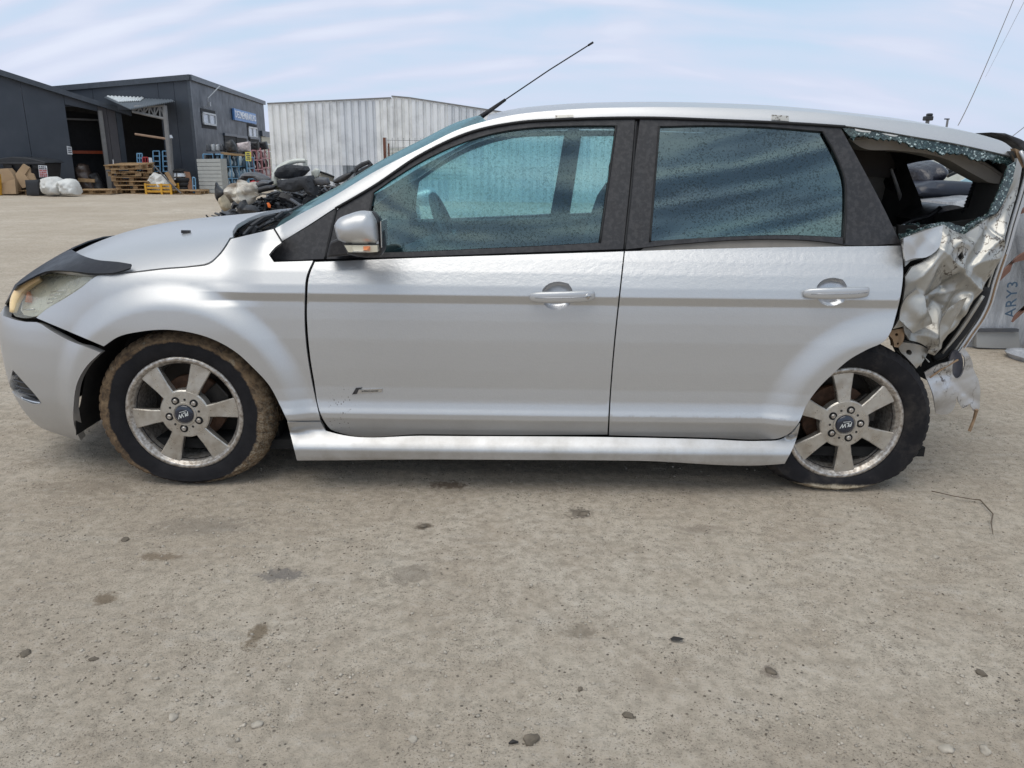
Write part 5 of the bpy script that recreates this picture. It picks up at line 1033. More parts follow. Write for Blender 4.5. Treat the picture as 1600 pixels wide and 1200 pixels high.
# canopy between the halls: sheet roof, truss, posts
cp = empty('canopy', V(265, 292, 26.0)*1, 'lean-to canopy with a steel truss between the two dark halls', 'canopy'); cp.location.z = 0
def Vq(px, py, D): return V(px, py, D)
m = MB(); A, B, C_, D_ = Vq(160, 153, 29), Vq(273, 156, 27.6), Vq(266, 163, 25.8), Vq(212, 170, 25.6); A2 = Vq(178, 160, 25.6)
def sheet(p00, p10, p01, p11, n, amp, mat, name, par):
    m = MB(); vs = []
    for i in range(n*4+1):
        t = i/(n*4); h = amp*(1 if i % 4 in (1, 2) else 0)
        for s in (0, 1): q = (p00.lerp(p10, t)).lerp(p01.lerp(p11, t), s); vs.append(q+Vector((0, 0, h)))
    k = len(vs); m.add(vs+[v_-Vector((0, 0, .012)) for v_ in vs], [(2*i, 2*i+2, 2*i+3, 2*i+1) for i in range(n*4)]+[(k+2*i, k+2*i+1, k+2*i+3, k+2*i+2) for i in range(n*4)]+[(2*i, k+2*i, k+2*i+2, 2*i+2) for i in range(n*4)]+[(2*i+1, 2*i+3, k+2*i+3, k+2*i+1) for i in range(n*4)]); return m.build(name, mat, par)

def w2p(px, py): return onplane(px, py, W2.P(0, 0, .06), W2.n)
def bl4(a, b_, c_, d_, u_, v_): return (a.lerp(b_, u_)).lerp(c_.lerp(d_, u_), v_)
q4 = (w2p(163, 152), w2p(270, 156.5), Vq(205, 171, 25.55), Vq(273, 158.5, 25.55))
sheet(*q4, 22, .03, roofg, 'roof_sheet', cp)
up_ = Vector((0, 0, .045)); sheet(bl4(*q4, .03, .02)+up_, bl4(*q4, .58, .02)+up_, bl4(*q4, .03, .52)+up_, bl4(*q4, .40, .52)+up_, 10, .03, pmat('clear_sheet', (.62, .66, .68), .4, var=.1), 'roof_sheet', cp)
Dt = 25.75; t0, t1 = Vq(207, 174, Dt), Vq(259, 186, Dt); u0, u1 = Vq(210, 167, Dt), Vq(257, 165, Dt)
MB().tube(t0, t1, .045).build('truss_chord', steel, cp); MB().tube(u0, u1, .04).build('truss_chord', steel, cp)
for k in range(7):
    t = k/6; p, q = u0.lerp(u1, t), t0.lerp(t1, min(1, t)); MB().tube(p, q, .028, n=6).build('truss_web', steel, cp)
    if k < 6: q2 = t0.lerp(t1, (k+1)/6) if k % 2 else t0.lerp(t1, k/6); p2 = u0.lerp(u1, k/6) if k % 2 else u0.lerp(u1, (k+1)/6); MB().tube(p2, q2, .022, n=6).build('truss_web', steel, cp)
f0 = Vq(269.5, 300, Dt); f0.z = 0; MB().tube(f0, Vq(257, 165, Dt), .075, .075, 8).build('canopy_post', steel, cp)
MB().tube(Vq(211, 209.5, Dt), Vq(264, 217.5, Dt), .035, n=6).build('cross_rail', pmat('brown_rail', (.30, .20, .14), .7), cp)
# pole with a pale cap by the canopy post
pl = empty('lamp_pole', G(273.5, 301), 'thin grey pole with a pale cap beside the canopy post', 'pole'); d_ = (G(273.5, 301).y+CD)
MB().tube(G(273.5, 301), V(267, 216, d_), .03, .03, 8).build('pole', steel, pl); MB().tube(V(267, 216, d_), V(266, 211, d_), .07, .05, 10).build('pole_cap', wh, pl)
# ------------------------------------------------------------ corrugated shed
whm = [pmat('zinc_sheet_%s' % n, c_, .42, metal=.3, var=.05, scale=2, bump=.05, dirt=.28, dcol=(.24, .25, .26), dscale=1.6, dth=(.48, .66)) for n, c_ in (('pale', (.80, .81, .81)), ('grey', (.70, .72, .74)), ('white', (.84, .84, .82)))]
DS = 23.4; sh = empty('metal_shed', V(600, 300, DS), 'long pale shed clad in ribbed zinc sheets behind the scrap heap', 'shed'); sh.location.z = 0
toppx = [(418, 162.5), (611, 153.5), (612, 151), (640, 153.5), (800, 178), (1000, 208), (1120, 226)]
tpw = [V(x, y, DS) for x, y in toppx]; topx = [p.x for p in tpw]; topz = [p.z for p in tpw]
x0 = tpw[0].x; step = .207; nper = 5; k = 0; jz = V(500, 258, DS).z
xx = x0
dgrey = pmat('grey_sheet', (.20, .22, .24), .5)
while xx < tpw[-1].x-1:
    for row in (0, 1):
        m = MB(); vs = []
        for i in range(nper*4+1):
            a = xx+step*i/4; o_ = (0, .034, .034, 0)[i % 4] if True else 0; ph = [0, .50, .62, .88]; a = xx+step*(i//4+ph[i % 4]); o_ = [0, 0, .065, .065][i % 4]
            zt_ = float(np.interp(a, topx, topz)); zb, zt2 = (0, jz+.0) if row == 0 else (jz-.0, zt_)
            vs += [(a, DS-CD+o_-(.006 if row else 0), zb), (a, DS-CD+o_-(.006 if row else 0), zt2)]
        m.add(vs, [(2*i, 2*i+2, 2*i+3, 2*i+1) for i in range(nper*4)]); mt = whm[(k*7+row*2) % 3]
        if row == 0 and V(530, 260, DS).x < xx+.4 < V(592, 260, DS).x: mt = dgrey
        m.build('cladding_sheet', mt, sh)
    xx += step*nper; k += 1
m = MB(); m.path([p+Vector((0, -.02, .01)) for p in tpw[:2]], .028, 4); m.build('edge_flashing', steel, sh); m = MB(); m.path([p+Vector((0, -.02, .01)) for p in tpw[2:]], .028, 4); m.build('edge_flashing', steel, sh)
m = MB(); m.add([(x0, DS-CD+.05, 0), (x0, DS-CD+.05, tpw[0].z), (x0+.3, DS-CD+8, tpw[0].z), (x0+.3, DS-CD+8, 0)], [(0, 1, 2, 3)]); m.add([(a, DS-CD+.05, b_-.02) for a, b_ in zip(topx, topz)]+[(a, DS-CD+8, b_-.02) for a, b_ in zip(topx, topz)], [(i, i+1, i+1+len(topx), i+len(topx)) for i in range(len(topx)-1)]); m.build('shed_roof', whm[1], sh)
m = MB(); pp = V(612, 180, DS); m.box((pp.x, DS-CD-.03, pp.z-1.2), (.08, .04, 2.9)); m.build('joint_cover', whm[2], sh)
# ------------------------------------------------------------ things lying about the yard
card = pmat('cardboard', (.36, .25, .15), .85, var=.15, scale=4, bump=.2, dirt=.3, dcol=(.18, .12, .07), dscale=2)
bagw = pmat('woven_bag_white', (.66, .66, .63), .7, var=.08, scale=5, bump=.5, bscale=25, dist=.02, dirt=.3, dcol=(.35, .32, .28), dscale=2)
bagd = pmat('woven_bag_dirty', (.68, .64, .56), .75, var=.15, scale=5, bump=.6, bscale=22, dist=.02, dirt=.9, dcol=(.17, .12, .08), dscale=2.2, dth=(.42, .6))
binm = pmat('bin_black', (.022, .024, .028), .45); wood = pmat('pallet_wood', (.38, .25, .13), .8, var=.35, scale=3, bump=.3, dirt=.5, dcol=(.13, .09, .06), dscale=2.5)
yel = pmat('yellow_paint', (.62, .33, .03), .5, dirt=.4, dcol=(.2, .12, .05), dscale=5); blue = pmat('blue_paint', (.16, .34, .52), .5, dirt=.3, dcol=(.3, .3, .3), dscale=5); pink = pmat('faded_pink_paint', (.55, .26, .28), .5, dirt=.3); redp = pmat('red_paint', (.40, .03, .04), .5)
scrapb = pmat('scrap_black', (.022, .023, .026), .5, var=.5, scale=6, bump=.4, bscale=30, dirt=.5, dcol=(.10, .085, .07), dscale=5)
scrapg = pmat('scrap_grey', (.075, .08, .09), .5, var=.3, scale=6, bump=.3, dirt=.4, dcol=(.15, .13, .11), dscale=4)
whitep = pmat('white_body_paint', (.60, .62, .56), .35, coat=.4, dirt=.4, dcol=(.25, .23, .2), dscale=5); brownw = pmat('brown_board', (.22, .11, .06), .7, var=.3, scale=3)
DW = 25.6
def item(name, px, D, th, mat, label, cat, **kw):
    o = pillow(name, px, D, th, mat, label=None, **kw); grp = kw.get('group'); return tag(o, label, cat)
def gD(px, py): return G(px, py).y+CD
# wheelie bin
bD = gD(45, 304); pL, pR = V(10, 300, bD), V(77, 301, bD); wb = empty('wheelie_bin', ((pL.x+pR.x)/2, pL.y+.4, 0), 'black four wheeled rubbish bin with a paper notice, beside the cardboard', 'rubbish bin')
bx0, bx1, by0 = pL.x, pR.x-.02, pL.y; zt_ = V(40, 250, bD).z
m = MB(); m.add([(bx0+.12, by0+.1, .15), (bx1-.12, by0+.1, .15), (bx1-.12, by0+.85, .15), (bx0+.12, by0+.85, .15), (bx0, by0, zt_-.08), (bx1, by0, zt_-.08), (bx1, by0+.95, zt_-.08), (bx0, by0+.95, zt_-.08)], [(3, 2, 1, 0), (4, 5, 6, 7), (0, 1, 5, 4), (1, 2, 6, 5), (2, 3, 7, 6), (3, 0, 4, 7)]); m.build('bin_body', binm, wb, bevel=.03)
prof = [(-.05, 0), (.0, .10), (.28, .17), (.62, .15), (.95, .05), (1.0, 0)]
m = MB(); m.prism([(bx0-.07+(bx1-bx0+.16)*t, by0-.04, zt_-.08+h) for t, h in prof], (0, 1.0, 0)); m.build('bin_lid', binm, wb, bevel=.02)
m = MB(); m.box(((bx0+bx1)/2, by0-.03, zt_-.10), (bx1-bx0+.10, .08, .07)); m.build('bin_rim', binm, wb, bevel=.015)
for x in (bx0+.25, bx0+.8, bx1-.25): m = MB(); m.box((x, by0-.03, zt_-.20), (.16, .06, .10)); m.build('bin_bracket', rubber, wb)
for x in (bx0+.2, bx1-.2):
    for y in (by0+.15, by0+.8): m = MB(); m.tube((x-.03, y, .09), (x+.03, y, .09), .09, n=12); m.build('castor', rubber, wb)
q = [V(59.5, 258, bD-.06), V(73, 259, bD-.06), V(75, 277, bD-.06), V(61.5, 277, bD-.06)]; m = MB(); m.prism(q, (0, .01, 0)); nn_ = m.build('notice', paper, wb)
for k in range(6):
    a = q[0].lerp(q[3], (k+.7)/6.4); b_ = q[1].lerp(q[2], (k+.7)/6.4)
    for j in range(4):
        m = MB(); p0, p1 = a.lerp(b_, .1+.22*j), a.lerp(b_, .1+.22*j+(.17 if (j+k) % 3 else .12)); m.box((p0+p1)/2+Vector((0, -.006, 0)), ((p1-p0).length, .004, .035)); m.build('print_line', ink if k < 2 else redink, nn_)
# cardboard
for px, D, th, lab, tl_ in (([(-6, 264), (12, 263), (17, 268), (27, 284), (30, 302), (-6, 303)], bD-.30, .25, 'large flattened cardboard box at the left edge, under the bin lid', (.15, 0)),
        ([(24, 272), (34, 256), (44, 262), (38, 273), (49, 286), (46, 291), (36, 294), (27, 280)], bD-.45, .06, 'cut open cardboard box standing like a cross in front of the bin', (.12, .1)),
        ([(38, 264), (46, 263), (47, 270), (52, 272), (56, 281), (48, 290), (41, 276)], bD-.38, .05, 'torn cardboard flap between the cross shaped box and the bin notice', (.1, .0)),
        ([(2, 286), (22, 280), (27, 303), (4, 303)], bD-.62, .12, 'brown folded cardboard lying low at the left edge', (.2, 0))):
    tag(pillow('cardboard_box', px, D, th, card, bulge=.1, smooth=False, tilt=tl_), lab, 'cardboard')
tag(pillow('yellow_bollard', [(-8, 272), (-1, 272), (2.5, 305), (-8, 307)], bD-.7, .25, yel, bulge=.5), 'orange yellow painted post cut by the left edge', 'bollard')
def pallet(name, loc, rz, lab, grp=None, tilt=0, n=5, scale=1.0, first=[None]):
    if first[0] is None:
        P_ = empty(name, loc)
        for k in range(5): MB().box((0, -.40+.2*k, .133), (1.2, .11 if k % 2 else .13, .02)).build('deck_board', wood, P_, local=True)
        for k in range(3): MB().box((0, -.36+.36*k, .011), (1.2, .10, .02)).build('bottom_board', wood, P_, local=True)
        for x in (-.53, 0, .53):
            MB().box((x, 0, .111), (.14, .8, .02)).build('stringer', wood, P_, local=True)
            for y in (-.35, 0, .35): MB().box((x, y, .061), (.14, .11, .078)).build('block', wood, P_, local=True)
        first[0] = P_
    else: P_ = copy_tree(first[0])
    P_.location = loc; P_.rotation_euler = (tilt, random.uniform(-.03, .03), rz); return tag(P_, lab, 'pallet', grp)
random.seed(4); pD = gD(205, 303); gp = 'wooden pallets piled before the hall'
labs = ['bottom pallet of the leaning wooden stack', 'second pallet up in the leaning wooden stack', 'third pallet up in the leaning wooden stack', 'middle pallet of the leaning wooden stack, pushed left', 'fifth pallet up in the leaning wooden stack', 'pallet second from the top of the wooden stack', 'topmost pallet of the leaning wooden stack']
for k in range(7):
    x = V(206, 290, pD).x+(0, .05, .03, -.12, -.16, -.12, -.18)[k]
    pallet('pallet', (x, pD-CD+.45+random.uniform(-.05, .05), .0+.146*k*(.93 if k < 3 else .9)), (0, .10, -.12, .22, -.28, .35, -.15)[k], labs[k], gp, (0, 0, .02, .04, -.05, .05, .07)[k])
pallet('pallet', (V(146, 300, bD+.5).x, bD-CD+.75, .01), .02, 'single pallet lying across the foot of the open hall doorway', None)
pallet('pallet', (V(22, 302, bD).x, bD-CD+.1, .0), .1, 'low pallet under the cardboard at the left edge', None)
pallet('pallet', (V(283, 302, pD).x, pD-CD+.4, .0), .0, 'pallet under the tyres beside the brown board', None)
# bags and crate
item('plastic_crate', [(47, 281), (68, 281), (69, 305), (50, 305)], bD-.55, .55, binm, 'small black crate between the cardboard and the white bags', 'crate', bulge=.08)
item('bulk_bag', [(66, 280), (76, 277), (86, 276), (95, 280), (99, 290), (98, 304), (88, 306), (76, 304), (70, 298), (67, 288)], bD-.75, .75, bagw, 'white bulk bag, left one of the two by the hall door', 'bag', bulge=.7, nz=.13, nf=5.5)
item('bulk_bag', [(97, 282), (106, 279), (116, 281), (121, 289), (123, 304), (112, 304.5), (100, 305), (97, 292)], bD-.7, .75, bagw, 'white bulk bag with a rounded top, right one of the two by the hall door', 'bag', bulge=.7, nz=.12, nf=6)
film = NB('stretch_film'); c_ = film.ramp(film.noise(7, 6, .7, sc3=(1, 1, .25)), (.3, (.05, .035, .03)), (.6, (.10, .07, .055)), (.78, (.45, .42, .40))); brownfilm = film.done(film.bsdf(col=c_, rough=.25, coat=.5, normal=film.bump(film.noise(30, 5, .7, sc3=(1, 1, .2)), .8, .02)))
iD = W1.P(dl, 0).y+CD+.55
item('wrapped_bundle', [(119, 262), (126, 255), (136, 258), (142, 275), (147, 288), (154, 298), (124, 298)], iD, .5, brownfilm, 'brown bundle in clear film standing inside the hall doorway', 'bundle', bulge=.6, nz=.05)
item('cardboard_box', [(140, 272), (150, 270), (158, 283), (163, 297), (148, 297)], iD+.1, .4, scrapb, 'dark heap of scrap at the right inside the hall doorway', 'scrap', bulge=.5, nz=.08).name = 'scrap_pile'
item('plank', [(122, 278), (148, 280), (148, 285), (122, 284)], iD-.3, .04, wood, 'brown plank lying across the bundle inside the doorway', 'plank', bulge=0)
m = MB(); p = V(178, 262, 26); m.tube(p, p+Vector((0, 0, -.14)), .035); m.path([p+Vector((0, 0, 0)), p+Vector((.02, -.03, .25))], .015); tag(m.build('hose_nozzle', wh), 'small pale fitting hanging on the faded wall panels', 'fitting')
# yellow stillage with a white sack
sD = gD(248, 303.5)-.1; a, b_ = V(229, 303, sD), V(268, 303, sD); x0_, x1_, y0_ = a.x, b_.x, a.y; st = empty('stillage', ((x0_+x1_)/2, y0_+.3, 0), 'yellow metal stillage beside the pallet stack', 'stillage')
for x in (x0_, (x0_+x1_)/2+.1, x1_):
    for y in (y0_, y0_+.6): MB().box((x, y, .17), (.06, .06, .34)).build('upright', yel, st)
for z in (.10, .20, .30):
    for y in (y0_, y0_+.6): MB().box(((x0_+x1_)/2, y, z), (x1_-x0_-.06, .035, .045)).build('side_rail', yel, st)
MB().box(((x0_+x1_)/2, y0_+.3, .06), (x1_-x0_-.08, .55, .03)).build('floor_plate', yel, st)
item('sack', [(229, 292), (231, 283), (236, 276), (241, 269.5), (246, 272), (255, 273), (261, 282), (267, 291), (269, 298), (262, 300), (232, 296)], sD+.3, .5, bagw, 'white sack heaped on the yellow stillage', 'bag', bulge=.7, nz=.14, nf=6)
m = MB(); m.path([V(240, 258, sD+.1), V(262, 282, sD), V(283, 302, sD-.1)], .025); tag(m.build('pole', scrapg), 'long dark bar leaning from the canopy down to the tyres', 'bar')
m = MB(); m.prism([V(257, 270, sD+.2), V(262, 268, sD+.2), V(275, 290, sD+.1), V(270, 291, sD+.1)], (0, .05, 0)); tag(m.build('plank', wood), 'brown plank leaning right of the white sack', 'plank')
# tyres with a steel drum on top
tD = gD(284, 302.5)-.1
def ring(name, c, R0, r, mat, lab, cat, h=1.0):
    m = MB(); m.lathe([(R0-r, 0), (R0-r*.3, -r*h), (R0, -r*.9*h), (R0+r*.35, -r*.5*h), (R0+r*.35, r*.5*h), (R0, r*.9*h), (R0-r*.3, r*h), (R0-r, 0)], 28, tuple(c), axis='Z'); o = m.build(name, mat); autosmooth(o, 50); return tag(o, lab, cat)
for k, (px, py) in enumerate(((288, 295), (287.5, 288), (286.5, 281.5))):
    c = V(px, py, tD+.3); ring('tyre', c, .27, .085, rubber, ('lowest of the three dark tyres beside the brown board', 'middle one of the three dark tyres beside the brown board', 'top one of the three dark tyres beside the brown board')[k], 'tyre')
c = V(281, 275.5, tD+.3); m = MB(); m.lathe([(0, .12), (.20, .12), (.24, .10), (.25, .05), (.27, .0), (.25, -.05), (.27, -.1), (.22, -.14), (0, -.14)], 28, tuple(c), axis='Z'); autosmooth(tag(m.build('steel_drum', chrome), 'shiny steel drum lying on the dark tyres', 'drum'))
item('cable_coil', [(271, 266), (280, 263), (289, 265), (290, 270), (272, 271)], tD+.35, .4, rubber, 'black coil on top of the shiny steel drum', 'coil', bulge=.7)
m = MB(); m.prism([V(287, 268, tD+.25), V(296, 269, tD+.25), V(304, 302, tD), V(296, 302, tD)], (0, .05, 0)); tag(m.build('board', brownw), 'brown board leaning beside the dark tyres', 'board')
m = MB()
for a, b_ in (((301, 277), (302, 302)), ((305, 278), (306, 302)), ((301, 277), (305, 278)), ((302, 290), (306, 291)), ((302, 300), (306, 301))): m.tube(V(*a, tD), V(*b_, tD), .02, n=6)
tag(m.build('frame', blue), 'narrow blue metal frame right of the brown board', 'frame')
# things under the canopy
cD = 26.4
def trolley(name, x0, y0, x1, y1, D, mat, lab, cat, nb=2):
    m = MB()
    for t in [i/nb for i in range(nb+1)]: m.tube(V(x0+(x1-x0)*t, y0, D), V(x0+(x1-x0)*t+1.5, y1, D), .022, n=6)
    for t in [i/4 for i in range(5)]: m.tube(V(x0, y0+(y1-y0)*t, D), V(x1, y0+(y1-y0)*t, D), .018, n=6)
    return tag(m.build(name, mat), lab, cat)
trolley('hand_truck', 223, 246, 231, 279, cD, redp, 'red hand truck standing under the canopy', 'hand truck')
trolley('rack_frame', 214, 240, 222, 268, cD+.1, blue, 'grey blue frame behind the red hand truck', 'frame'); trolley('rack_frame', 239, 236, 249, 268, cD+.1, blue, 'blue frame in the middle under the canopy', 'frame', 1); trolley('rack_frame', 254, 236, 262, 268, cD+.1, blue, 'blue frame beside the canopy post', 'frame', 1)
m = MB(); m.prism([V(232, 246, cD-.1), V(237, 246.5, cD-.1), V(238.5, 256.5, cD-.1), V(233, 256, cD-.1)], (0, .02, 0)); tag(m.build('hanging_notice', paper), 'white notice hanging under the canopy', 'notice')
# grey roller cabinet and the racks in front of the hall
kD = gD(330, 302.5); kb = empty('metal_cabinet', V(328, 302, kD), 'pale grey cabinet with a ribbed front beside the blue racks', 'cabinet'); kb.location.z = 0
kc = pmat('cabinet_grey', (.42, .43, .41), .5, var=.06)
L0, R0_, L1, R1 = V(307, 248.5, kD), V(344, 248, kD), V(312.5, 302, kD), V(348.5, 302.5, kD)
for k in range(9):
    a, b_ = L0.lerp(L1, k/9), R0_.lerp(R1, k/9); c, d = L0.lerp(L1, (k+.86)/9), R0_.lerp(R1, (k+.86)/9); m = MB(); m.prism([a, b_, d, c], (0, .03, 0)); m.build('slat', kc, kb)
m = MB(); m.prism([L0+Vector((.02, .031, 0)), R0_+Vector((-.02, .031, 0)), R1+Vector((-.02, .031, 0)), L1+Vector((.02, .031, 0))], (0, .6, 0)); m.build('cabinet_body', kc, kb)
def rack(name, x0, x1, ytop, ybot, D0, D1, tiers, mat, cols, lab, seed, nb=4):
    r = random.Random(seed); e = empty(name, (0, 0, 0), lab, 'rack')
    zt, zb_ = V(x0, ytop[0], D0).z, 0.0; A = V(x0, 250, D0); B_ = V(x1, 250, D1); A.z = B_.z = 0; d = (B_-A); Ln = d.length; d.normalize(); nrm_ = Vector((d.y, -d.x, 0)); nrm_ = nrm_ if nrm_.y < 0 else -nrm_
    if abs(nrm_.x) > 0: nrm_ = nrm_ if nrm_.dot(Vector((.5, -1, 0))) > 0 else -nrm_
    e.location = A
    for k in range(nb+1): p = A+d*(Ln*k/nb); MB().tube(p, p+Vector((0, 0, zt)), .028, n=6).build('upright', mat, e)
    for t in range(tiers+1): MB().tube(A+Vector((0, 0, .06+(zt-.06)*t/tiers)), B_+Vector((0, 0, .06+(zt-.06)*t/tiers)), .022, n=6).build('shelf_rail', mat, e)
    for t in range(tiers):
        z0 = .09+(zt-.06)*t/tiers; h = (zt-.06)/tiers; n_ = int(Ln/.12)
        for k in range(n_):
            m = MB(); p = A+d*(Ln*(k+.5)/n_)-nrm_*r.uniform(.05, .16)+Vector((0, 0, z0)); hh_ = h*r.uniform(.62, .92); w_ = .045+.03*r.random()
            m.path([p, p+Vector((r.uniform(-.03, .03), 0, hh_*.35)), p+Vector((r.uniform(-.04, .04), 0, hh_*.7)), p+Vector((0, 0, hh_))], [w_, w_*1.35, w_*.9, w_*.5], 6); m.build('stored_part', r.choice(cols), e, True)
        m = MB(); q = [A-nrm_*.3+Vector((0, 0, z0)), B_-nrm_*.3+Vector((0, 0, z0)), B_-nrm_*.3+Vector((0, 0, z0+h)), A-nrm_*.3+Vector((0, 0, z0+h))]; m.prism(q, nrm_*-.02); m.build('back_panel', inter, e)
    return e
palep = pmat('pale_blue_part', (.48, .60, .68), .35, var=.3, scale=6, coat=.3); darkp = pmat('dark_blue_part', (.07, .12, .17), .5, var=.3, scale=6); pinkp = pmat('pale_pink_part', (.60, .52, .52), .4, var=.3, scale=6); dkr = pmat('dark_red_part', (.14, .03, .04), .5)
rack('parts_rack', 318, 349, (241, 241), 302, kD+.75, kD+.8, 3, blue, [darkp, inter, scrapb], 'blue wire rack standing behind the grey cabinet', 1, 2)
rack('parts_rack', 347, 384, (241.5, 245), 300, kD+.62, kD+2.0, 3, blue, [palep, darkp, darkp, palep], 'long blue wire rack packed with upright car parts', 2, 3)
rack('parts_rack', 385, 396, (246, 246), 300, kD+1.7, kD+2.3, 3, blue, [palep, darkp], 'short blue wire rack under the yellow notice', 3, 1)
rack('parts_rack', 394, 409, (235, 236), 290, kD+2.4, kD+3.6, 4, pink, [pinkp, inter, dkr, pinkp], 'faded pink rack of dark parts right of the blue racks', 4, 2)
rack('parts_rack', 408, 421, (232, 233), 290, kD+3.7, kD+5.2, 4, pink, [pinkp, inter, pinkp], 'faded pink rack next to the beige door', 5, 2)
bx_ = [(326, 'first'), (333, 'second'), (340.5, 'third'), (347.5, 'fourth')]
for i, (x, nm) in enumerate(bx_):
    o = pillow('door_mirror_unit', [(x-3, 226), (x+1, 225), (x+3.4, 231), (x+3.4, 237), (x-3, 236.5)], kD+.8+i*.12, .22, (scrapg, galv, galv, scrapg)[i], bulge=.7); tag(o, '%s rounded grey unit from the left on top of the blue racks' % nm, 'car part')
for i, (px, lab, mt) in enumerate([([(352, 222), (362, 218), (368, 227), (372, 237), (357, 238), (353, 232)], 'black moulded part on top of the long blue rack', scrapb), ([(371, 224), (390, 221), (391, 236), (374, 237)], 'row of pale bottles with dark lids on the long blue rack', pinkp), ([(391, 222), (404, 222), (404, 234), (392, 235)], 'dark box of parts above the pink rack', scrapb), ([(406, 222), (416, 221), (419, 233), (407, 234)], 'black rounded box above the last pink rack', scrapb)]):
    tag(pillow('stored_box', px, kD+1.2+i*.9, .35, mt, bulge=.5, nz=.04), lab, 'car part')
m = MB(); m.prism([V(345, 238, kD+.6), V(375, 241, kD+1.2), V(375, 244, kD+1.2), V(345, 241, kD+.6)], (0, .5, 0)); tag(m.build('plank', wood), 'orange brown boards lying on top of the long blue rack', 'plank')
q = [V(383, 237.5, kD+1.2), V(392, 237, kD+1.2), V(392.5, 252, kD+1.2), V(384, 251.5, kD+1.2)]; m = MB(); m.prism(q, (0, .02, 0)); yn = tag(m.build('yellow_notice', pmat('notice_yellow', (.70, .62, .12), .5)), 'yellow notice fixed to the end of the blue racks', 'notice')
for k in range(4):
    a, b_ = q[0].lerp(q[3], .18+.2*k), q[1].lerp(q[2], .18+.2*k); m = MB(); m.box(a.lerp(b_, .5)+Vector((0, -.006, 0)), ((b_-a).length*(.7 if k % 2 else .5), .004, .03)); m.build('print_line', ink, yn)
# ------------------------------------------------------------ scrap heap behind the car
HX0, HX1, HY = V(330, 330, 14).x, V(640, 300, 14).x, 14-CD
def heap_top(x):
    xs = [V(p, 300, 14).x for p in (326, 345, 375, 410, 440, 500, 560, 620)]; zs = [0, .10, .28, .40, .58, .62, .72, .85]; return np.interp(x, xs, zs)
m = MB(); nX, nY = 46, 14; vs = []
for i in range(nX):
    x = HX0+(HX1-HX0)*i/(nX-1)
    for j in range(nY):
        t = j/(nY-1); y = HY-1.5+3.4*t; h = heap_top(x)*math.sin(math.pi*min(1, t*1.05+.02))**.6 if t < .97 else 0; vs.append((x, y, max(0, h-.06+.12*noise.noise(Vector((x*3, y*3, 0))))))
m.add(vs, [(i*nY+j, (i+1)*nY+j, (i+1)*nY+j+1, i*nY+j+1) for i in range(nX-1) for j in range(nY-1)])
random.seed(17)
def heap_z(x, y): t = (y-HY+1.5)/3.4; return float(heap_top(x))*math.sin(math.pi*min(1, max(0, t*1.05+.02)))**.6
mm_ = [m, MB(), MB()]
for k in range(1500):
    x = random.uniform(HX0, HX1); y = HY-1.45+2.4*random.random()**1.3; z = heap_z(x, y); s_ = random.uniform(.03, .13) if k > 90 else random.uniform(.14, .26); tg = mm_[0] if random.random() < .72 else (mm_[1] if random.random() < .8 else mm_[2])
    r = Matrix.Rotation(random.uniform(0, 6.3), 3, 'Z') @ Matrix.Rotation(random.uniform(-.9, .9), 3, 'X') @ Matrix.Rotation(random.uniform(-.7, .7), 3, 'Y'); c = Vector((x, y, z+random.uniform(-.03, .07)))
    t = random.random()
    if t < .45: tg.box(c, (s_*random.uniform(1, 3), s_*random.uniform(.4, 1), s_*random.uniform(.1, .45)), r)
    elif t < .8:
        L_ = random.uniform(.15, .55); a = r @ Vector((1, 0, 0)); b2_ = r @ Vector((0, 0, 1)); tg.path([c-a*L_/2, c-a*L_/6+b2_*L_*.12, c+a*L_/6+b2_*L_*.1, c+a*L_/2], random.uniform(.007, .022), 5)
    else: tg.box(c, (s_*.8, s_*.6, s_*.6), r)
h_ = mm_[0].build('scrap_heap', scrapb); tag(h_, 'heap of broken black car parts and hoses on the ground behind the bonnet', 'scrap heap', kind='stuff')
tag(mm_[1].build('scrap_heap', scrapg), 'grey plastic fragments mixed through the black scrap heap', 'scrap heap', kind='stuff'); tag(mm_[2].build('scrap_heap', pmat('scrap_pale', (.34, .31, .26), .6, var=.4)), 'pale and rusty fragments mixed through the black scrap heap', 'scrap heap', kind='stuff')
hD = 12.9
item('sack', [(350, 312), (352, 302), (358, 290), (365, 286), (370, 289), (374, 281), (381, 283), (386, 287), (397, 284), (403, 290), (407, 305), (399, 308), (394, 318), (384, 321), (374, 316), (366, 312), (359, 318)], hD-.1, .55, bagd, 'dirty white sack slumped on the left end of the scrap heap', 'bag', bulge=.7, nz=.15, nf=7, res=.03)
item('rag', [(343, 310), (350, 305), (357, 316), (360, 326), (352, 330), (346, 322), (342, 316)], hD-.6, .3, pmat('dirty_rag', (.40, .34, .24), .9, var=.3, scale=8, bump=.5), 'dirty cream rag hanging below the sack', 'rag', bulge=.7, nz=.06)
item('mudguard', [(338, 285), (341, 291), (347, 296), (354, 299), (350, 306), (345, 309), (342, 315), (339, 311), (337, 302)], hD-.3, .22, scrapb, 'pointed black plastic mudguard standing left of the dirty sack', 'car part', bulge=.6)
item('wheel_arch', [(372, 282), (378, 273), (388, 269), (398, 269), (412, 273), (422, 279), (426, 285), (408, 287), (398, 279), (388, 278), (380, 285)], hD+.3, .35, scrapg, 'curved dark plastic wheel arch liner above the dirty sack', 'car part', bulge=.7)
item('red_part', [(391, 284), (397, 281), (402, 284), (408, 280), (407, 287), (396, 288)], hD+.2, .15, redp, 'small red plastic part under the wheel arch liner', 'car part', bulge=.6)
item('bumper_cover', [(400, 286), (412, 281), (426, 283), (426, 288), (414, 292), (404, 297)], hD, .3, scrapg, 'grey bumper cover right of the dirty sack', 'bumper', bulge=.7)
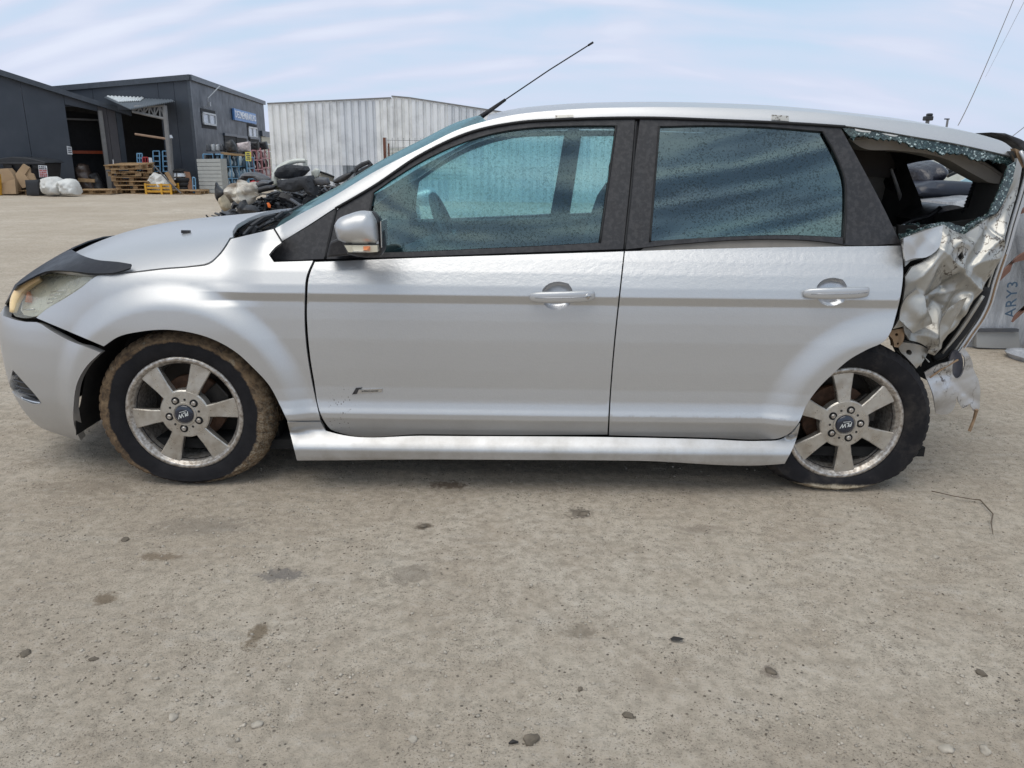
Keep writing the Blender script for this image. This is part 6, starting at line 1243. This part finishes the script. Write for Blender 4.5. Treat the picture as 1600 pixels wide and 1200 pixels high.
item('bumper_cover', [(404, 293), (420, 289), (432, 290), (430, 296), (412, 300), (405, 302)], hD-.2, .25, scrapb, 'black bumper cover below the grey one on the heap', 'bumper', bulge=.7)
item('round_canister', [(429, 289), (432, 284.5), (437, 283.5), (441, 287), (441, 293), (436, 296.5), (431, 295)], hD-.1, .14, pmat('olive_plastic', (.06, .065, .045), .5), 'small olive round canister below the car seat', 'canister', bulge=.9)
dfD = hD+.75
q = [(427, 285), (429, 270), (437, 262), (450, 254), (463, 250), (479, 249.5), (478.5, 262), (473, 262), (472, 254), (460, 254.5), (448, 259), (440, 266), (436, 272), (435, 285)]
m = MB(); dp = [V(a_, b_, dfD-.5) for a_, b_ in smooth_px([(430, 288), (430, 272), (437, 263), (450, 255), (463, 251.5), (477, 251)], closed=False, step=5)]; m.path(dp, [.06-.03*i/len(dp) for i in range(len(dp))], 8); m.prism([V(472, 250, dfD-.5), V(479, 250, dfD-.5), V(479, 263, dfD-.5), V(474, 263, dfD-.5)], (0, .06, 0)); m.prism([V(428, 270, dfD-.5), V(436, 270, dfD-.5), V(440, 300, dfD-.5), V(427, 296, dfD-.5)], (0, .08, 0)); autosmooth(tag(m.build('door_frame_scrap', whitep), 'white window frame of a scrapped car door behind the black seat', 'door frame'), 45)
item('discarded_cushion', [(433, 270), (438, 262), (449, 257), (460, 258), (478, 260), (481, 266), (472, 275), (456, 279), (440, 279), (434, 275)], hD+.1, .5, seat_fabric, 'black car seat cushion lying on top of the heap', 'car seat', bulge=.35, nz=.07, nf=5, corner=18, smooth=False)
item('discarded_cushion', [(437, 281), (455, 279), (470, 276), (486, 274), (490, 283), (494, 298), (494, 305), (484, 303), (478, 294), (462, 300), (444, 297), (438, 290)], hD-.15, .5, seat_fabric, 'black seat back slumped under the seat cushion', 'car seat', bulge=.35, nz=.07, nf=5, corner=18, smooth=False)
item('speaker_panel', [(490, 280), (498, 277), (513, 278), (516, 288), (507, 290), (493, 289)], hD-.1, .15, scrapg, 'grey mesh panel lying right of the seats', 'panel', bulge=.5)
item('door_card', [(487, 268), (494, 263), (500, 265), (499, 276), (489, 281)], hD+.4, .12, whitep, 'cream coloured panel standing right of the seats', 'panel', bulge=.3)
item('door_card', [(500, 270), (512, 273), (522, 277), (520, 284), (501, 279)], hD+.35, .06, pmat('beige_card', (.34, .31, .25), .7), 'beige door card with a black edge on the heap', 'panel', bulge=.2)
m = MB(); m.path([V(500, 268.5, hD+.3), V(511, 272, hD+.3), V(522, 276.5, hD+.3)], .018); tag(m.build('rubber_strip', rubber), 'black rubber strip along the beige door card', 'strip')
item('trim_piece', [(520, 283), (530, 276), (541, 271), (551, 266), (554, 269), (545, 278), (534, 285), (524, 287)], hD-.2, .16, scrapb, 'long black trim piece pointing up to the right on the heap', 'car part', bulge=.7)
m = MB(); m.path([V(554, 270, hD), V(558, 262, hD), V(566, 257, hD), (V(577, 253, hD)), V(580, 256, hD), V(576, 263, hD), V(566, 268, hD), V(556, 272, hD)], .035, 7); m.prism([V(558, 268, hD), V(576, 258, hD), V(574, 266, hD), V(560, 274, hD)], (0, .06, 0)); autosmooth(tag(m.build('door_trim', scrapb), 'black looped door trim at the right end of the heap', 'car part'), 40)
item('scrap_lump', [(585, 262), (590, 254), (600, 253), (606, 258), (606, 268), (588, 268)], hD+.3, .3, scrapb, 'black lump of scrap at the foot of the rusty post', 'scrap', bulge=.7, nz=.08)
item('orange_cap', [(417, 317), (420, 316.5), (423, 321), (422.5, 325), (419, 324)], hD-1.3, .05, pmat('orange_plastic', (.75, .16, .02), .4), 'small orange plastic cap low on the scrap heap', 'cap', bulge=.6)
item('moulding', [(372, 330), (376, 316), (382, 312), (386, 320), (398, 322), (404, 330), (392, 334), (380, 336)], hD-1.0, .3, scrapb, 'black ducted moulding low on the heap below the sack', 'car part', bulge=.6, nz=.08, nf=9)
item('panel_strip', [(444, 331), (452, 327), (478, 322), (492, 320), (488, 324), (460, 331), (446, 336)], hD-1.6, .3, whitep, 'pale panel lying at the near edge of the scrap heap', 'panel', bulge=.3)
# rusty post, wire mesh and slatted panel by the shed
fD = 17.0; rustp = pmat('rusty_post', (.16, .065, .04), .8, var=.3, scale=10)
p = V(600.5, 215, fD); m = MB(); m.box((p.x, p.y, p.z/2), (.055, .055, p.z)); tag(m.build('rusty_post', rustp), 'rusty brown steel post standing before the ribbed shed', 'post')
p = V(606, 224, fD); m = MB(); m.box((p.x, p.y+.1, p.z/2), (.03, .03, p.z)); tag(m.build('thin_post', rustp), 'thinner rusty post just right of the brown steel post', 'post')
wm = empty('wire_mesh', V(640, 245, fD+.1), 'wire mesh fence panel right of the rusty posts', 'fence'); wm.location.z = 0
a = V(604, 219, fD+.15); b_ = V(720, 222, fD+.15)
for k in range(6): z = a.z-.14*k; MB().tube((a.x, a.y, z), (b_.x, a.y, z), .006, n=4).build('wire', steel, wm)
for k in range(14): x = a.x+(b_.x-a.x)*k/13; MB().tube((x, a.y, .6), (x, a.y, a.z+.05), .006, n=4).build('wire', steel, wm)
sp_ = empty('slatted_panel', V(640, 245, fD+.6), 'white horizontally slatted panel behind the wire mesh', 'panel'); sp_.location.z = 0
a = V(604, 231, fD+.6); b_ = V(730, 231, fD+.6)
for k in range(9): MB().box(((a.x+b_.x)/2, a.y, a.z-.03-.075*k), (b_.x-a.x, .03, .062)).build('slat', whitep, sp_)
# ------------------------------------------------------------ wrapped pallets right of the car
fl = NB('shrink_wrap'); c_ = fl.ramp(fl.noise(9, 8, .72, sc3=(2.2, 1, .35)), (.28, (.30, .32, .35)), (.5, (.50, .52, .55)), (.7, (.70, .72, .75)))
c_ = fl.mix(fl.ramp(fl.noise(2.4, 5), (.45, 0.0), (.7, .5)), c_, (.30, .31, .33)); hn_ = fl.bump(fl.noise(14, 8, .7, sc3=(2.5, 1, .3)), .9, .03); wrap = fl.done(fl.bsdf(col=c_, rough=.30, coat=.4, normal=hn_))
rD = gD(1560, 543)
wrapb = item('wrapped_pallet', [(1440, 312), (1475, 308), (1512, 306), (1530, 314), (1548, 330), (1566, 352), (1580, 420), (1590, 480), (1592, 545), (1526, 542), (1500, 540), (1440, 500)], rD+.35, .8, wrap, 'pale film wrapped load with handwriting, standing behind the crushed corner', 'wrapped load', bulge=.15, nz=.05, nf=5)
wrap2 = item('wrapped_pallet', [(1570, 300), (1600, 290), (1680, 288), (1700, 560), (1600, 548), (1589, 546), (1592, 500), (1580, 430), (1566, 352)], rD+.1, .7, wrap, 'streaky film wrapped load cut by the right edge of the photo', 'wrapped load', bulge=.2, nz=.06, nf=5)
fp = rD+.35-.44
m = MB(); m.prism([V(1529, 514, fp), V(1592, 514, fp), V(1592, 518.5, fp), V(1529, 518.5, fp)], (0, .03, 0)); m.build('tape_band', scrapg, wrapb)
wb_ = pmat('wrapped_base', (.36, .36, .35), .5, var=.15, scale=4, bump=.4); m = MB(); m.prism([V(1526, 519, fp+.03), V(1592, 519, fp+.03), V(1594, 545, fp+.03), V(1526, 543, fp+.03)], (0, .3, 0)); m.build('wrapped_base', wb_, wrapb)
pen = pmat('marker_ink', (.05, .10, .16), .5); c = V(1581, 468, fp-.07); t_ = text_mesh('handwriting', 'ARY3', .105, pen, frame(c, (-.12, 0, 1), (-1, 0, -.12)), wrapb, .002, 1.1)
strap = pmat('brown_strap', (.17, .085, .06), .6)
for pts in ([(1570, 432), (1574, 420), (1583, 409), (1595, 402), (1612, 398)], [(1576, 356), (1584, 345), (1592, 334), (1604, 326), (1620, 322)], [(1591, 496), (1597, 484), (1610, 476)]):
    q = smooth_px(pts, closed=False, step=5); m = MB(); k_ = len(q)
    fr_p = [V(a, b2, rD-.32) for a, b2 in q]; w_ = Vector((.03, 0, .035))
    m.add([p+w_ for p in fr_p]+[p-w_ for p in fr_p]+[p+w_+Vector((0, .02, 0)) for p in fr_p]+[p-w_+Vector((0, .02, 0)) for p in fr_p], [(i, i+1, k_+i+1, k_+i) for i in range(k_-1)]+[(2*k_+i, 3*k_+i, 3*k_+i+1, 2*k_+i+1) for i in range(k_-1)]+[(i, 2*k_+i, 2*k_+i+1, i+1) for i in range(k_-1)]+[(k_+i, k_+i+1, 3*k_+i+1, 3*k_+i) for i in range(k_-1)]); m.build('strap', strap, wrap2)
item('plastic_scrap', [(1576, 552), (1588, 546), (1604, 545), (1620, 556), (1604, 570), (1584, 565)], gD(1590, 568)+.15, .25, wrap, 'crumpled clear plastic lying on the ground at the right edge', 'plastic film', bulge=.8, nz=.05)
item('dark_board', [(1500, 534), (1528, 536), (1535, 548), (1510, 545)], gD(1520, 546)+.2, .3, scrapb, 'dark flat scrap on the ground beside the wrapped load', 'scrap', bulge=.4)
item('dark_box', [(1480, 440), (1532, 440), (1530, 538), (1480, 534)], rD+.5, .5, scrapb, 'dark box standing left of the wrapped load behind the car', 'box', bulge=.1)
# seen through the empty tailgate: more scrap on and behind the wrapped load
item('bin_bag', [(1405, 262), (1420, 254), (1445, 250), (1465, 258), (1468, 270), (1455, 282), (1430, 296), (1405, 300)], rD+.9, .6, pmat('black_sheet', (.02, .02, .03), .35, bump=.8, bscale=14, dist=.03, coat=.3), 'crumpled black plastic sack seen through the broken rear window', 'bag', bulge=.8, nz=.08, nf=6)
item('crate', [(1445, 282), (1480, 282), (1500, 284), (1508, 310), (1440, 306), (1410, 304), (1410, 290)], rD+.6, .5, pmat('navy_plastic', (.018, .022, .035), .4), 'dark blue black box seen through the broken rear window', 'box', bulge=.2)
m = MB(); m.path([V(1456, 279, rD+.8), V(1486, 263, rD+.8)], .028); m.path([V(1480, 274, rD+.8), V(1500, 265, rD+.8)], .022); tag(m.build('trim_bars', scrapb), 'two black trim bars sticking up behind the rear window', 'car part')
m = MB(); m.prism([V(1500, 284, rD+.7), V(1530, 268, rD+.9), V(1545, 285, rD+.9), V(1508, 318, rD+.7)], (0, .02, 0)); tag(m.build('loose_windscreen', pmat('teal_glass', (.20, .36, .40), .15, coat=.8, var=.1)), 'teal tinted loose windscreen seen through the broken rear window', 'windscreen')
wc = empty('white_container', V(1480, 262, 11), 'white container with horizontal ribs far behind the rear window', 'container'); wc.location.z = 0
a, b_ = V(1340, 248, 11), V(1570, 262, 11)
for k in range(9): MB().box(((a.x+b_.x)/2, a.y, a.z-.09-.17*k), (b_.x-a.x, .05, .158)).build('rib_panel', whitep, wc)
MB().box(((a.x+b_.x)/2, a.y+1.05, (a.z)/2), (b_.x-a.x-.05, 2.0, a.z-.02)).build('container_body', kc, wc)
# cables in the sky, and the tops of two masts showing above the roof
cab = pmat('cable_grey', (.30, .31, .33), .6)
m = MB(); P0, P1 = V(1497, 196, 26), V(1596, -30, 10); m.path([P0.lerp(P1, t)-Vector((0, 0, .5*t*(1-t))) for t in [i/12 for i in range(13)]], [.014-.010*i/12 for i in range(13)], 5); tag(m.build('overhead_cable', cab), 'overhead cable rising steeply to the top right corner', 'cable')
m = MB(); P0, P1 = V(1540, 120, 26), V(1612, -20, 12); m.path([P0.lerp(P1, t) for t in (0, .5, 1)], .0035, 4); tag(m.build('overhead_cable', cab), 'fainter overhead cable right of the steep one', 'cable')
m = MB(); P0, P1 = V(1578, 216, 20), V(1650, 160, 16); m.path([P0, P1], .009, 4); tag(m.build('overhead_cable', cab), 'short cable low at the right edge behind the spoiler', 'cable')
p = V(1450, 185, 8.5); po = empty('floodlight_mast', (p.x, p.y, 0), 'dark lamp head of a mast showing just above the car roof', 'mast'); MB().tube((p.x, p.y, 0), (p.x, p.y, p.z), .02).build('mast_pole', steel, po)
m = MB(); m.box((p.x, p.y, p.z+.0), (.08, .08, .045)); m.box((p.x+.01, p.y, p.z+.035), (.05, .06, .03)); m.build('lamp_head', scrapb, po, bevel=.01)
p = V(1481, 186, 9); po = empty('small_post', (p.x, p.y, 0), 'small hooked post top above the car roof, right of the lamp head', 'post'); m = MB(); m.tube((p.x, p.y, 0), (p.x, p.y, p.z), .012); m.build('post_shaft', steel, po); m = MB(); m.box((p.x-.01, p.y, p.z), (.05, .02, .012)); m.build('post_hook', scrapb, po)
